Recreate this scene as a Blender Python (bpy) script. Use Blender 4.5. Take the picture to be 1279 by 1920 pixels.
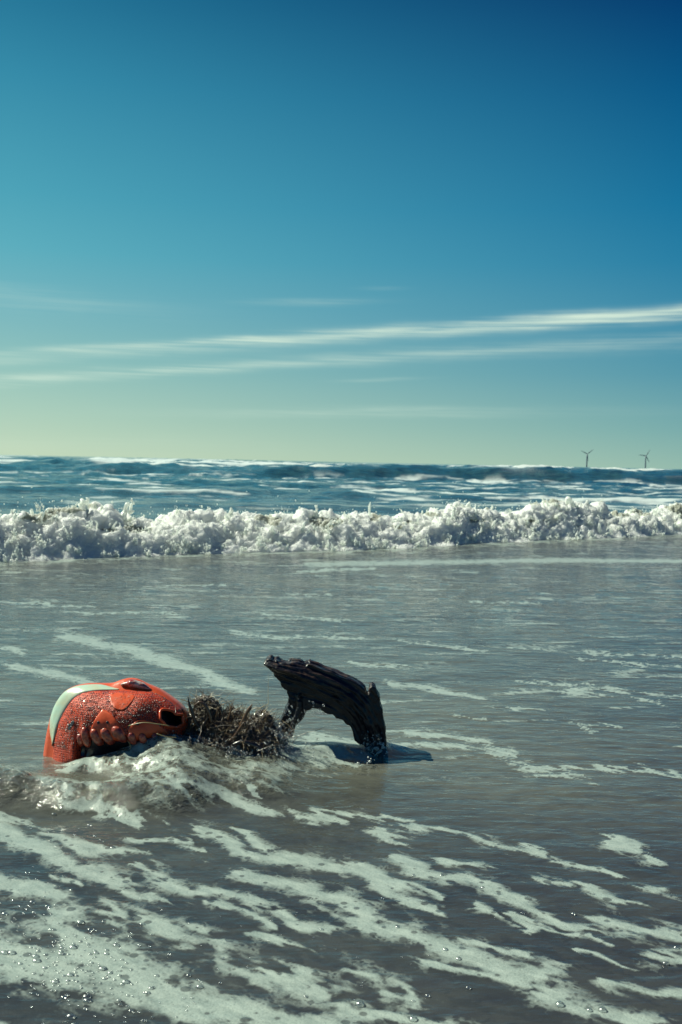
import bpy, bmesh, math, random
import numpy as np
from mathutils import Matrix, Vector

# ------------------------------------------------------------------ camera
for o in list(bpy.data.objects):
    bpy.data.objects.remove(o)
sc = bpy.context.scene
COL = sc.collection
F_PX, CAM_H = 1867.0, 0.60
PITCH, ROLL = math.atan(94 / F_PX), 0.0211
SUN_AZ, SUN_EL = math.radians(-64), math.radians(45)

cam = bpy.data.cameras.new("camera")
cam_o = bpy.data.objects.new("camera", cam)
COL.objects.link(cam_o)
sc.camera = cam_o
cam.sensor_fit = 'VERTICAL'
cam.sensor_height = 36.0
cam.sensor_width = 24.0
cam.lens = 35.0
cam.clip_start = 0.05
cam.clip_end = 60000
FWD = np.array([0, math.cos(PITCH), -math.sin(PITCH)])
R0 = np.array([1.0, 0, 0])
U0 = np.array([0, math.sin(PITCH), math.cos(PITCH)])
RGT = R0 * math.cos(ROLL) + U0 * math.sin(ROLL)
UPV = U0 * math.cos(ROLL) - R0 * math.sin(ROLL)
m = Matrix.Identity(4)
for i in range(3):
    m[i][0], m[i][1], m[i][2] = RGT[i], UPV[i], -FWD[i]
m[2][3] = CAM_H
cam_o.matrix_world = m
cam.dof.use_dof = True
cam.dof.focus_distance = 2.08
cam.dof.aperture_fstop = 11.0

# ------------------------------------------------------------------ sky
world = bpy.data.worlds.new("World")
sc.world = world
world.use_nodes = True


class NT:
    """small helper for node trees"""
    def __init__(s, tree):
        s.t = tree
        s.t.nodes.clear()

    def n(s, kind, ins=None, **props):
        nd = s.t.nodes.new(kind)
        for k, v in props.items():
            setattr(nd, k, v)
        for k, v in (ins or {}).items():
            s.put(nd.inputs[k], v)
        return nd

    def put(s, sock, v):
        if hasattr(v, 'outputs'):
            v = v.outputs[0]
        if hasattr(v, 'is_output'):
            s.t.links.new(v, sock)
        else:
            sock.default_value = v

    def m(s, op, a, b=0.0, c=0.0, clamp=False):
        return s.n('ShaderNodeMath', {0: a, 1: b, 2: c}, operation=op, use_clamp=clamp)

    def mix(s, f, a, b, blend='MIX'):
        nd = s.n('ShaderNodeMix', data_type='RGBA', blend_type=blend)
        s.put(nd.inputs[0], f)
        s.put(nd.inputs[6], a)
        s.put(nd.inputs[7], b)
        return nd.outputs[2]

    def ramp(s, f, stops, interp='LINEAR'):
        nd = s.n('ShaderNodeValToRGB', {0: f})
        nd.color_ramp.interpolation = interp
        els = nd.color_ramp.elements
        while len(els) < len(stops):
            els.new(0.5)
        for e, (p, c) in zip(els, stops):
            e.position = p
            e.color = (*c, 1) if not isinstance(c, (int, float)) else (c, c, c, 1)
        return nd.outputs[0]

    def smooth(s, v, lo, hi):
        return s.n('ShaderNodeMapRange', {0: v, 1: lo, 2: hi}, interpolation_type='SMOOTHSTEP')

    def noise(s, vec, scale, detail=3.0, rough=0.5, dist=0.0):
        return s.n('ShaderNodeTexNoise', {'Vector': vec, 'Scale': scale, 'Detail': detail,
                                          'Roughness': rough, 'Distortion': dist}).outputs[0]

    def mapping(s, vec, scale=(1, 1, 1), rot=(0, 0, 0)):
        return s.n('ShaderNodeMapping', {'Vector': vec, 'Scale': scale, 'Rotation': rot})


def srgb(r, g, b):
    f = lambda c: c / 12.92 if c <= .04045 else ((c + .055) / 1.055) ** 2.4
    return (f(r / 255), f(g / 255), f(b / 255))


def ray(u, v):
    d = FWD + RGT * ((u - 639.5) / F_PX) + UPV * ((960 - v) / F_PX)
    return d / np.linalg.norm(d)


def great_circle(a, b):
    n = np.cross(ray(*a), ray(*b))
    return n / np.linalg.norm(n)


w = NT(world.node_tree)
coord = w.n('ShaderNodeTexCoord').outputs['Generated']
sep = w.n('ShaderNodeSeparateXYZ', {0: coord})
zc = w.m('MAXIMUM', sep.outputs[2], 0.0)
hor = w.n('ShaderNodeVectorMath', {0: w.n('ShaderNodeVectorMath', {0: coord, 1: (1, 1, 0)}, operation='MULTIPLY')}, operation='NORMALIZE')
toward = w.n('ShaderNodeVectorMath', {0: hor, 1: (math.sin(SUN_AZ), math.cos(SUN_AZ), 0)}, operation='DOT_PRODUCT').outputs['Value']
tw = w.n('ShaderNodeMapRange', {0: toward, 1: .10, 2: 0.70})
ZS = (0.0, .036, .089, .141, .193, .242, .337, .42, .6, 1.0)
LEFT = ((198, 218, 188), (178, 208, 187), (146, 193, 186), (120, 181, 188), (94, 173, 187), (78, 162, 181), (54, 138, 165), (28, 106, 140), (12, 84, 120), (3, 60, 104))
RIGHT = ((150, 187, 173), (122, 171, 170), (86, 150, 168), (62, 137, 166), (36, 123, 161), (18, 111, 154), (2, 82, 130), (0, 40, 97), (0, 38, 94), (1, 42, 94))
up1 = w.ramp(zc, [(z, srgb(*c)) for z, c in zip(ZS, LEFT)])
up2 = w.ramp(zc, [(z, srgb(*c)) for z, c in zip(ZS, RIGHT)])
grad = w.mix(tw, up2, up1)
sky = w.n('ShaderNodeTexSky', sky_type='NISHITA', sun_disc=False)
sky.sun_elevation = SUN_EL
sky.sun_rotation = SUN_AZ
nish = w.mix(1.0, sky.outputs[0], (0.003, 0.02, 0.03, 1), 'MULTIPLY')
# the photo's teal toned sky: the physical sky carries a share, the gradient the rest
base = w.mix(1.0, w.mix(1.0, grad, (6.15, 6.15, 6.15, 1), 'MULTIPLY'), w.mix(1.0, nish, (1, 1, 1, 1), 'MULTIPLY'), 'ADD')
# thin cirrus drawn out along great circles of the sky
ax = ray(640, 640)
e1 = np.cross(ax, (0, 0, 1.0)); e1 /= np.linalg.norm(e1)
cov = None
streaks = [  # start px, end px, half width (rad) at centre, strength, fade centre px u, fade half length (rad), lopsided
    ((0, 672), (1279, 590), .0060, .62, 1250, .66),
    ((500, 634), (1279, 579), .0046, .42, 1300, .28),
    ((0, 660), (640, 628), .0032, .36, 450, .42),
    ((0, 713), (640, 676), .0050, .58, -100, .40),
    ((640, 672), (1279, 640), .0070, .22, 1000, .30),
    ((300, 775), (1279, 770), .0045, .26, 720, .18),
    ((480, 567), (720, 566), .0030, .20, 580, .055),
    ((640, 714), (790, 709), .0016, .22, 715, .035),
    ((0, 555), (320, 580), .0110, .16, 20, .12),
    ((0, 830), (640, 842), .0090, .10, 0, .25),
    ((690, 540), (740, 540), .0018, .10, 715, .02),
]
warp = w.noise(w.mapping(coord, (14, 14, 40)), 1.0, 3)
fib = w.noise(w.mapping(coord, (7, 7, 330), (0, 0.055, 0)), 1.0, 5, .6)
fib2 = w.noise(w.mapping(coord, (3, 3, 60), (0, 0.055, 0)), 2.0, 3, .5)
for a, b, hw, st, uc, fl in streaks:
    g = great_circle(a, b)
    dist = w.n('ShaderNodeVectorMath', {0: coord, 1: tuple(g)}, operation='DOT_PRODUCT').outputs['Value']
    along = w.n('ShaderNodeVectorMath', {0: coord, 1: tuple(e1)}, operation='DOT_PRODUCT').outputs['Value']
    dist = w.m('ADD', dist, w.m('MULTIPLY', w.m('SUBTRACT', warp, .5), hw * 1.6))
    rel = w.m('DIVIDE', dist, hw)
    gauss = w.m('POWER', 2.718, w.m('MULTIPLY', w.m('MULTIPLY', rel, rel), -1.0))
    c0 = float(ray(uc, 640) @ e1)
    al = w.m('DIVIDE', w.m('SUBTRACT', along, c0), fl)
    fade = w.m('POWER', 2.718, w.m('MULTIPLY', w.m('MULTIPLY', al, al), -1.0))
    t_ = w.m('MULTIPLY', w.m('MULTIPLY', gauss, fade), st)
    cov = t_ if cov is None else w.m('ADD', cov, t_)
rag = w.m('ADD', w.m('MULTIPLY', w.smooth(fib, .3, .7), .62), w.m('MULTIPLY', w.smooth(fib2, .25, .7), .62))
cov = w.m('MULTIPLY', cov, rag, clamp=True)
cov = w.m('MULTIPLY', cov, w.smooth(sep.outputs[1], 0.0, .3), clamp=True)
final = w.mix(cov, base, (*[c * 7.2 for c in srgb(206, 226, 208)], 1))
bg = w.n('ShaderNodeBackground', {'Color': final, 'Strength': 0.1})
w.n('ShaderNodeOutputWorld', {0: bg})

# ------------------------------------------------------------------ sun
sun = bpy.data.lights.new("sun", 'SUN')
sun.energy = 5.0
sun.angle = math.radians(0.5)
sun.color = (0.97, 1.0, 0.80)
sun_o = bpy.data.objects.new("sun", sun)
COL.objects.link(sun_o)
SUN_DIR = Vector((math.sin(SUN_AZ) * math.cos(SUN_EL), math.cos(SUN_AZ) * math.cos(SUN_EL), math.sin(SUN_EL)))
sun_o.rotation_euler = SUN_DIR.to_track_quat('Z', 'Y').to_euler()
sc.view_settings.view_transform = 'Standard'
sc.view_settings.look = 'None'
sc.view_settings.exposure = 0.65
sc.view_settings.gamma = 1.0
sc.view_settings.use_curve_mapping = False
sc.cycles.max_bounces = 8
sc.cycles.transparent_max_bounces = 12
sc.cycles.caustics_reflective = False
sc.cycles.caustics_refractive = False
sc.cycles.sample_clamp_indirect = 4.0

# ------------------------------------------------------------------ helpers
rng = np.random.default_rng(7)
random.seed(7)
_perm = np.random.default_rng(3).permutation(256)
_perm = np.concatenate([_perm, _perm, _perm])
_grad = np.random.default_rng(4).normal(size=(256, 3))
_grad /= np.linalg.norm(_grad, axis=1)[:, None]


def perlin2(x, y, z):
    """gradient noise in the plane; z picks the layer"""
    x, y = np.broadcast_arrays(np.asarray(x, np.float32), np.asarray(y, np.float32))
    xi, yi = np.floor(x), np.floor(y)
    xf, yf = x - xi, y - yi
    xi, yi = xi.astype(np.int32) & 255, yi.astype(np.int32) & 255
    u = xf * xf * xf * (xf * (xf * 6 - 15) + 10)
    v = yf * yf * yf * (yf * (yf * 6 - 15) + 10)
    k = int(abs(z) * 37) & 255
    p = _permz[k]
    a, b = p[xi], p[(xi + 1) & 255]
    d = []
    for h, dx, dy in ((a, 0, 0), (b, 1, 0), (a, 0, 1), (b, 1, 1)):
        hh = _perm32[h + ((yi + dy) & 255)]
        d.append(_gx[hh] * (xf - dx) + _gy[hh] * (yf - dy))
    t0 = d[0] + u * (d[1] - d[0])
    t1 = d[2] + u * (d[3] - d[2])
    return (t0 + v * (t1 - t0)) * np.float32(1.45)


_perm32 = _perm.astype(np.int32)
_permz = [_perm32[(_perm32[:256] + k) & 255] for k in range(256)]
_an = np.random.default_rng(5).random(256) * 2 * np.pi
_gx, _gy = np.cos(_an).astype(np.float32), np.sin(_an).astype(np.float32)


def worley(x, y, z, seed=0):
    """distance to the nearest scattered point, one per unit cell"""
    ix, iy, iz = np.floor(x).astype(np.int64), np.floor(y).astype(np.int64), np.floor(z).astype(np.int64)
    best = np.full(x.shape, 9.0)
    J = np.random.default_rng(11 + seed).random((256, 3))
    for a in (-1, 0, 1):
        for b in (-1, 0, 1):
            for c in (-1, 0, 1):
                h = _perm[_perm[_perm[(ix + a) & 255] + ((iy + b) & 255)] + ((iz + c) & 255)]
                j = J[h]
                d = (ix + a + j[..., 0] - x) ** 2 + (iy + b + j[..., 1] - y) ** 2 + (iz + c + j[..., 2] - z) ** 2
                best = np.minimum(best, d)
    return np.sqrt(best)


def perlin(x, y, z=0.0):
    if np.ndim(z) == 0:
        return perlin2(x, y, z)
    x, y, z = np.broadcast_arrays(np.asarray(x, float), np.asarray(y, float), np.asarray(z, float))
    xi, yi, zi = np.floor(x), np.floor(y), np.floor(z)
    xf, yf, zf = x - xi, y - yi, z - zi
    xi, yi, zi = xi.astype(np.int64) & 255, yi.astype(np.int64) & 255, zi.astype(np.int64) & 255
    f = lambda t: t * t * t * (t * (t * 6 - 15) + 10)
    u, v, ww = f(xf), f(yf), f(zf)
    out = 0
    for dx in (0, 1):
        for dy in (0, 1):
            for dz in (0, 1):
                h = _perm[_perm[_perm[(xi + dx) & 255] + ((yi + dy) & 255)] + ((zi + dz) & 255)]
                g = _grad[h]
                d = g[..., 0] * (xf - dx) + g[..., 1] * (yf - dy) + g[..., 2] * (zf - dz)
                out = out + d * (u if dx else 1 - u) * (v if dy else 1 - v) * (ww if dz else 1 - ww)
    return out * 1.5


def fbm(x, y, z=0.0, o=4, g=.5):
    s, a, k = 0, 1.0, 1.0
    for i in range(o):
        s = s + a * perlin(np.asarray(x) * k + 17.3 * i, np.asarray(y) * k + 5.1 * i, np.asarray(z) * k + 9.7 * i)
        a *= g
        k *= 2.03
    return s


def billow(x, y, z=0.0, o=4, g=.5):
    s, a, k = 0, 1.0, 1.0
    for i in range(o):
        s = s + a * np.abs(perlin(np.asarray(x) * k + 7.3 * i, np.asarray(y) * k + 3.1 * i, np.asarray(z) * k + 1.7 * i))
        a *= g
        k *= 2.1
    return s


def sstep(v, lo, hi):
    t = np.clip((v - lo) / (hi - lo), 0, 1)
    return t * t * (3 - 2 * t)


def np_mesh(name, verts, faces, attrs=None, smooth=True):
    verts = np.asarray(verts, np.float32)
    faces = np.asarray(faces, np.int32)
    k = faces.shape[1]
    me = bpy.data.meshes.new(name)
    me.vertices.add(len(verts))
    me.vertices.foreach_set('co', verts.ravel())
    me.loops.add(faces.size)
    me.loops.foreach_set('vertex_index', faces.ravel())
    me.polygons.add(len(faces))
    me.polygons.foreach_set('loop_start', np.arange(0, faces.size, k, dtype=np.int32))
    me.update(calc_edges=True)
    me.polygons.foreach_set('use_smooth', np.full(len(faces), smooth))
    for n_, a in (attrs or {}).items():
        at_ = me.attributes.new(n_, 'FLOAT', 'POINT')
        at_.data.foreach_set('value', np.asarray(a, np.float32).ravel())
    me.validate()
    return me


def link(name, me, mat=None, parent=None, loc=None):
    o = bpy.data.objects.new(name, me)
    COL.objects.link(o)
    if mat and me:
        me.materials.clear()
        me.materials.append(mat)
    if parent:
        o.parent = parent
    if loc is not None:
        o.location = loc
    return o


def tag(o, label=None, cat=None, group=None, kind=None):
    for k, v in (('label', label), ('category', cat), ('group', group), ('kind', kind)):
        if v:
            o[k] = v
    return o


def grid_faces(nr, nc, wrap=False):
    r, c = np.meshgrid(np.arange(nr - 1), np.arange(nc if wrap else nc - 1), indexing='ij')
    c2 = (c + 1) % nc
    return np.stack([r * nc + c, r * nc + c2, (r + 1) * nc + c2, (r + 1) * nc + c], -1).reshape(-1, 4)


def px_ray(u, v):
    u, v = np.asarray(u, float), np.asarray(v, float)
    return FWD + RGT * ((u - 639.5) / F_PX)[..., None] + UPV * ((960 - v) / F_PX)[..., None]


def ground(u, v, z=0.0):
    d = px_ray(u, v)
    t = (z - CAM_H) / d[..., 2]
    return d * t[..., None] + np.array([0, 0, CAM_H])


def project(p):
    q = np.asarray(p) - np.array([0, 0, CAM_H])
    dep = np.maximum(q @ FWD, 1e-3)
    return 639.5 + F_PX * (q @ RGT) / dep, 960 - F_PX * (q @ UPV) / dep


def tube(path, radii, sides=8, squash=None, cap=True, box=1.0):
    """loft round (or squashed) rings along a path; returns verts, tri/quad faces as tris"""
    path = np.asarray(path, float)
    n = len(path)
    radii = np.broadcast_to(np.asarray(radii, float), (n,))
    tan = np.gradient(path, axis=0)
    tan /= np.linalg.norm(tan, axis=1)[:, None] + 1e-12
    ref = np.array([0, 1.0, 0]) if abs(tan[:, 1]).mean() < .8 else np.array([1.0, 0, 0])
    a = np.cross(tan, ref)
    a /= np.linalg.norm(a, axis=1)[:, None] + 1e-12
    b = np.cross(tan, a)
    th = np.arange(sides) * 2 * math.pi / sides
    cth, sth = np.sign(np.cos(th)) * np.abs(np.cos(th)) ** box, np.sign(np.sin(th)) * np.abs(np.sin(th)) ** box
    sq = np.ones(n) if squash is None else np.broadcast_to(np.asarray(squash, float), (n,))
    V = path[:, None] + radii[:, None, None] * (cth[None, :, None] * a[:, None] + (sq[:, None] * sth[None])[..., None] * b[:, None])
    q = grid_faces(n, sides, True)
    T = np.concatenate([q[:, [0, 1, 2]], q[:, [0, 2, 3]]])
    V = V.reshape(-1, 3)
    if cap:
        V = np.vstack([V, path[0], path[-1]])
        i0, i1 = n * sides, n * sides + 1
        k = np.arange(sides)
        T = np.vstack([T, np.stack([np.full(sides, i0), (k + 1) % sides, k], 1),
                       np.stack([np.full(sides, i1), (n - 1) * sides + k, (n - 1) * sides + (k + 1) % sides], 1)])
    return V, T


def merge(parts):
    V, T, off = [], [], 0
    for v, t in parts:
        V.append(v)
        T.append(np.asarray(t) + off)
        off += len(v)
    return np.vstack(V), np.vstack(T)


def spline(pts, n):
    pts = np.asarray(pts, float)
    t = np.concatenate([[0], np.cumsum(np.linalg.norm(np.diff(pts[:, :3], axis=0), axis=1))])
    ts = np.linspace(0, t[-1], n)
    tg = np.gradient(pts, t, axis=0)
    i = np.clip(np.searchsorted(t, ts, 'right') - 1, 0, len(t) - 2)
    h = (t[i + 1] - t[i])[:, None]
    s = ((ts - t[i]) / h[:, 0])[:, None]
    return ((2 * s**3 - 3 * s**2 + 1) * pts[i] + (s**3 - 2 * s**2 + s) * h * tg[i] + (-2 * s**3 + 3 * s**2) * pts[i + 1] + (s**3 - s**2) * h * tg[i + 1])


def blobs(centres, radii, stretch=None, sub=1):
    """many small drops in one mesh: octahedra, subdivided once and rounded"""
    bm = bmesh.new()
    bmesh.ops.create_icosphere(bm, subdivisions=sub, radius=1.0)
    tv = np.array([v.co[:] for v in bm.verts])
    tf = np.array([[v.index for v in f.verts] for f in bm.faces])
    bm.free()
    c = np.asarray(centres)
    r = np.asarray(radii)
    st = np.ones((len(c), 3)) if stretch is None else np.asarray(stretch)
    V = c[:, None] + r[:, None, None] * tv[None] * st[:, None]
    T = tf[None] + (np.arange(len(c)) * len(tv))[:, None, None]
    return V.reshape(-1, 3), T.reshape(-1, 3)


def material(name):
    mt = bpy.data.materials.new(name)
    mt.use_nodes = True
    return mt, NT(mt.node_tree)


def principled(name, color, rough=.5, bump=None, coat=0.0, spec=.5, sss=0.0, metallic=0.0, trans=None):
    """color / bump may be callables that build nodes from the tree"""
    mt, t = material(name)
    ob = t.n('ShaderNodeTexCoord').outputs['Object']
    col = color(t, ob) if callable(color) else (*color, 1)
    r = rough(t, ob) if callable(rough) else rough
    p = t.n('ShaderNodeBsdfPrincipled', {'Base Color': col, 'Roughness': r, 'Coat Weight': coat, 'Coat Roughness': .06,
                                         'Specular IOR Level': spec, 'Metallic': metallic})
    if bump:
        h, strength, d = bump(t, ob)
        bn = t.n('ShaderNodeBump', {'Height': h, 'Strength': strength, 'Distance': d})
        t.put(p.inputs['Normal'], bn)
    sh = p
    if trans:
        tl = t.n('ShaderNodeBsdfTranslucent', {'Color': (*trans[1], 1)})
        sh = t.n('ShaderNodeMixShader', {0: trans[0], 1: p, 2: tl})
    t.n('ShaderNodeOutputMaterial', {0: sh})
    return mt

# ------------------------------------------------------------------ breaker line (world), used by sea and surf
_bu = np.array([-500, 0, 200, 400, 640, 760, 900, 1100, 1279, 1700], float)
_bv = np.array([1074, 1052, 1044, 1036, 1031, 1026, 1017, 1009, 1001, 985], float)
_bp = ground(_bu, _bv)
_pf = np.polyfit(_bp[:, 0], _bp[:, 1], 3)
BX0, BX1 = -4.2, 5.6


def breaker_y(x):
    x = np.clip(x, BX0 - .5, BX1 + .5)
    return np.interp(x, _bp[:, 0], _bp[:, 1])


# ------------------------------------------------------------------ foam strokes: points in the photo's ground plane, half width
STROKES = [
    # swash in front, left
    ([(0, 1556), (90, 1598), (175, 1636), (228, 1656)], 19), ([(108, 1570), (180, 1590), (242, 1604)], 14),
    ([(238, 1570), (330, 1588)], 8), ([(335, 1556), (400, 1572), (462, 1597)], 14), ([(438, 1555), (502, 1580)], 11),
    ([(492, 1598), (560, 1606), (640, 1640), (722, 1668)], 18), ([(455, 1638), (540, 1660), (620, 1690), (700, 1712)], 15),
    ([(310, 1645), (400, 1670), (482, 1697)], 14), ([(245, 1668), (330, 1685)], 9), ([(-40, 1650), (85, 1684)], 18),
    ([(400, 1700), (505, 1737)], 10), ([(530, 1715), (640, 1742)], 13), ([(80, 1640), (130, 1655)], 8),
    ([(255, 1632), (280, 1640)], 6), ([(340, 1600), (370, 1605)], 7),
    ([(360, 1499), (440, 1505), (506, 1520)], 10), ([(200, 1534), (262, 1537)], 8), ([(140, 1512), (212, 1524)], 11),
    ([(-60, 1530), (50, 1544)], 9), ([(570, 1523), (655, 1532)], 9), ([(280, 1500), (350, 1502)], 9), ([(470, 1487), (495, 1493)], 5),
    ([(245, 1715), (315, 1765)], 26), ([(320, 1745), (420, 1780)], 14),
    # big bubble field bottom left
    ([(-80, 1770), (60, 1810), (150, 1840)], 62), ([(120, 1730), (200, 1800), (300, 1850)], 48), ([(260, 1850), (420, 1900), (620, 1930)], 52),
    ([(420, 1800), (560, 1830), (640, 1870)], 30), ([(-60, 1930), (60, 1950)], 30), ([(480, 1760), (560, 1775)], 12),
    # right foreground
    ([(640, 1531), (750, 1542)], 5), ([(762, 1556), (850, 1568), (925, 1582)], 9), ([(705, 1564), (745, 1571)], 9),
    ([(930, 1589), (1022, 1601)], 7), ([(1050, 1614), (1136, 1634)], 8), ([(1138, 1582), (1165, 1594), (1192, 1602)], 12),
    ([(1215, 1612), (1250, 1618)], 4), ([(736, 1608), (770, 1628)], 14), ([(740, 1620), (860, 1656), (960, 1698), (1030, 1722), (1105, 1742)], 12),
    ([(833, 1614), (902, 1634)], 9), ([(1000, 1655), (1034, 1658)], 8), ([(1090, 1670), (1152, 1688)], 10), ([(1190, 1655), (1245, 1660)], 8),
    ([(640, 1622), (725, 1657)], 15), ([(640, 1692), (700, 1706)], 14), ([(720, 1730), (800, 1756), (900, 1802), (1022, 1828)], 24),
    ([(820, 1812), (960, 1832)], 18), ([(640, 1812), (745, 1862)], 20), ([(760, 1690), (830, 1702)], 10), ([(700, 1670), (782, 1692)], 6),
    ([(1010, 1858), (1130, 1890), (1215, 1918)], 22), ([(1150, 1732), (1330, 1770)], 18), ([(1205, 1790), (1330, 1815)], 16),
    ([(1200, 1850), (1330, 1880)], 12), ([(640, 1885), (820, 1915)], 17), ([(880, 1757), (1000, 1790)], 7), ([(1000, 1740), (1120, 1760)], 6),
    ([(1080, 1795), (1180, 1815)], 6), ([(700, 1640), (800, 1672)], 5), ([(900, 1700), (960, 1725)], 5),
    # middle water
    ([(118, 1193), (200, 1210), (300, 1235), (400, 1275), (452, 1292)], 12), ([(28, 1250), (130, 1272), (205, 1292)], 9),
    ([(-60, 1212), (42, 1221)], 5), ([(420, 1185), (560, 1195), (680, 1196)], 3), ([(740, 1200), (905, 1219)], 3),
    ([(650, 1245), (765, 1251)], 4), ([(730, 1280), (800, 1295), (912, 1309)], 7), ([(950, 1325), (1002, 1329)], 3.5),
    ([(768, 1374), (850, 1386), (905, 1391)], 9), ([(740, 1396), (850, 1411), (962, 1409)], 7), ([(960, 1429), (1080, 1441), (1252, 1447)], 6),
    ([(1010, 1448), (1092, 1459)], 4), ([(1058, 1294), (1180, 1299), (1330, 1305)], 5), ([(975, 1279), (1105, 1286)], 3),
    ([(1080, 1235), (1180, 1243), (1330, 1258)], 3), ([(1100, 1224), (1330, 1237)], 2.5), ([(1190, 1315), (1242, 1319)], 3.5),
    ([(850, 1344), (912, 1351)], 3), ([(1090, 1360), (1142, 1364)], 2.5), ([(500, 1154), (665, 1166)], 2.5), ([(960, 1213), (1050, 1220)], 2.5),
    ([(580, 1060), (800, 1055), (1000, 1051), (1340, 1053)], 6), ([(560, 1072), (700, 1066)], 3), ([(-60, 1125), (180, 1140)], 2.5),
    ([(150, 1150), (330, 1150)], 2.5), ([(540, 1115), (640, 1116)], 2), ([(880, 1130), (1010, 1133)], 2), ([(300, 1100), (420, 1098)], 2),
    # water lifted by the wash round the wreckage
    ([(-80, 1474), (60, 1480), (110, 1496)], 19.5), ([(150, 1494), (240, 1496), (310, 1508)], 19.5), ([(300, 1500), (330, 1490)], 10),
    ([(90, 1452), (190, 1446), (250, 1432)], 8), ([(556, 1420), (615, 1432), (672, 1422)], 18), ([(556, 1404), (630, 1400), (676, 1406)], 16), ([(590, 1388), (650, 1388)], 10),
    ([(726, 1395), (760, 1404)], 6), ([(250, 1470), (320, 1462), (400, 1466)], 19.5), ([(420, 1470), (500, 1466), (560, 1452)], 19.5), ([(300, 1428), (350, 1430), (460, 1436)], 12), ([(120, 1452), (200, 1446), (290, 1440)], 12), ([(480, 1425), (540, 1420)], 9),
]
HOLES = [(200, 1748, 42, 14), (50, 1712, 40, 9), (52, 1772, 40, 9), (345, 1797, 52, 10), (395, 1829, 34, 10), (480, 1803, 50, 11),
         (70, 1880, 120, 32), (550, 1867, 60, 10), (640, 1840, 70, 12), (265, 1725, 26, 6), (230, 1902, 40, 10), (395, 1760, 60, 9), (590, 1800, 60, 10)]
HUMPS = [(0, 1486, 110, 26, .038), (238, 1506, 100, 22, .034), (120, 1492, 60, 22, .012), (330, 1470, 70, 34, .040), (460, 1476, 90, 26, .022),
         (420, 1430, 120, 30, .022), (612, 1414, 62, 18, .017), (215, 1447, 95, 13, .030), (300, 1440, 50, 16, .014), (718, 1404, 26, 10, .014), (300, 1430, 60, 20, .020),
         (130, 1530, 120, 14, -.006), (-200, 1490, 140, 26, .03), (520, 1425, 50, 24, .016)]


def foam_field(x, y, u, v):
    f = np.zeros_like(u)
    n1 = fbm(x * 6, y * 6, 1.7, 3)
    n2 = fbm(x * 6 + 40, y * 6, 8.2, 3)
    fa, fb_ = .77 * x - .64 * y, .64 * x + .77 * y          # along and across the backwash
    n3 = fbm(fa * 9, fb_ * 34, 3.1, 4, .6)
    sc_ = np.clip((v - 1000) / 600, .08, 1.4)
    wu = u + (38 * n1 + 34 * n3) * sc_
    wv = v + (15 * n2 + 15 * n3) * sc_
    for pts, hh in STROKES:
        us = [p[0] for p in pts]
        vs = [p[1] for p in pts]
        R = hh * 1.55
        sel = np.nonzero((wu > min(us) - 3 * R) & (wu < max(us) + 3 * R) & (wv > min(vs) - R) & (wv < max(vs) + R))
        if not len(sel[0]):
            continue
        pu, pv = wu[sel], wv[sel]
        best = np.full(pu.shape, 1e9)
        for (a, b), (c, d) in zip(pts[:-1], pts[1:]):
            ax_, ay = (c - a) / 2.3, d - b
            qx, qy = (pu - a) / 2.3, pv - b
            t = np.clip((qx * ax_ + qy * ay) / (ax_ * ax_ + ay * ay + 1e-9), 0, 1)
            best = np.minimum(best, np.hypot(qx - t * ax_, qy - t * ay))
        val = np.clip(1.15 * (1 - best / R), 0, 1) * (.74 if hh == 19.5 else 1)
        f[sel] = np.maximum(f[sel], val)
    beyond = np.maximum(sstep(-u, 20, 160), sstep(u, 1300, 1440)) * (y < 3.2) * (y > .3)
    f = np.maximum(f, beyond * sstep(fbm(fa * 2.2, fb_ * 8, 6.3, 4), .0, .55) * .95)
    for cu, cv, ru, rv in HOLES:
        q = np.exp(-(((wu - cu) / ru) ** 2 + ((wv - cv) / rv) ** 2) * .9)
        f = f * (1 - .9 * q)
    return f, n1, n2, n3


# ------------------------------------------------------------------ sea surface: one sheet from the beach to the horizon
rows = np.concatenate([np.linspace(-.6, .9, 26)[:-1], CAM_H * F_PX / np.linspace(1244, 122, 600), np.geomspace(9.25, 130, 230), np.geomspace(134, 30000, 60)])
tcol = np.concatenate([np.linspace(-1.6, -.42, 40)[:-1], np.linspace(-.42, .42, 660), np.linspace(.42, 1.6, 40)[1:]])
APEX = -1.1
Yg, Tg = np.meshgrid(rows, tcol, indexing='ij')
Xg = (Yg - APEX) * Tg * np.where(Yg < 9, .75, .75 + 0 * Yg)
uu, vv = project(np.stack([Xg, Yg, 0 * Xg], -1))
near = Yg < 12
vv = np.where(Yg < .5, 4000, vv)
foam, n1, n2, n3 = foam_field(Xg, Yg, uu, vv)
D = Yg - breaker_y(Xg)
inside = sstep(-D, 0, .4)                     # water on the beach side of the breaker
Z = np.zeros_like(Xg)
# small travelling wavelets of the thin swash
amp = np.clip(Yg / 2.6, .35, 1.8)
Z += inside * amp * (.0016 * fbm(Xg * 3.2, Yg * 9, .3, 3) + .0007 * fbm(Xg * 14, Yg * 34, 5.3, 2))
# wash heaped up round the wreckage
surge = np.zeros_like(Z)
for cu, cv, su, sv, a in HUMPS:
    surge += a * np.exp(-((uu - cu + 14 * n1) / su) ** 2 - ((vv - cv + 6 * n2) / sv) ** 2)
Z += surge
Z += np.clip(surge, 0, .03) / .03 * (.0060 * fbm(Xg * 14, Yg * 22, 2.2, 3) + .0022 * billow(Xg * 40, Yg * 40, 1.1, 2))
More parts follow.
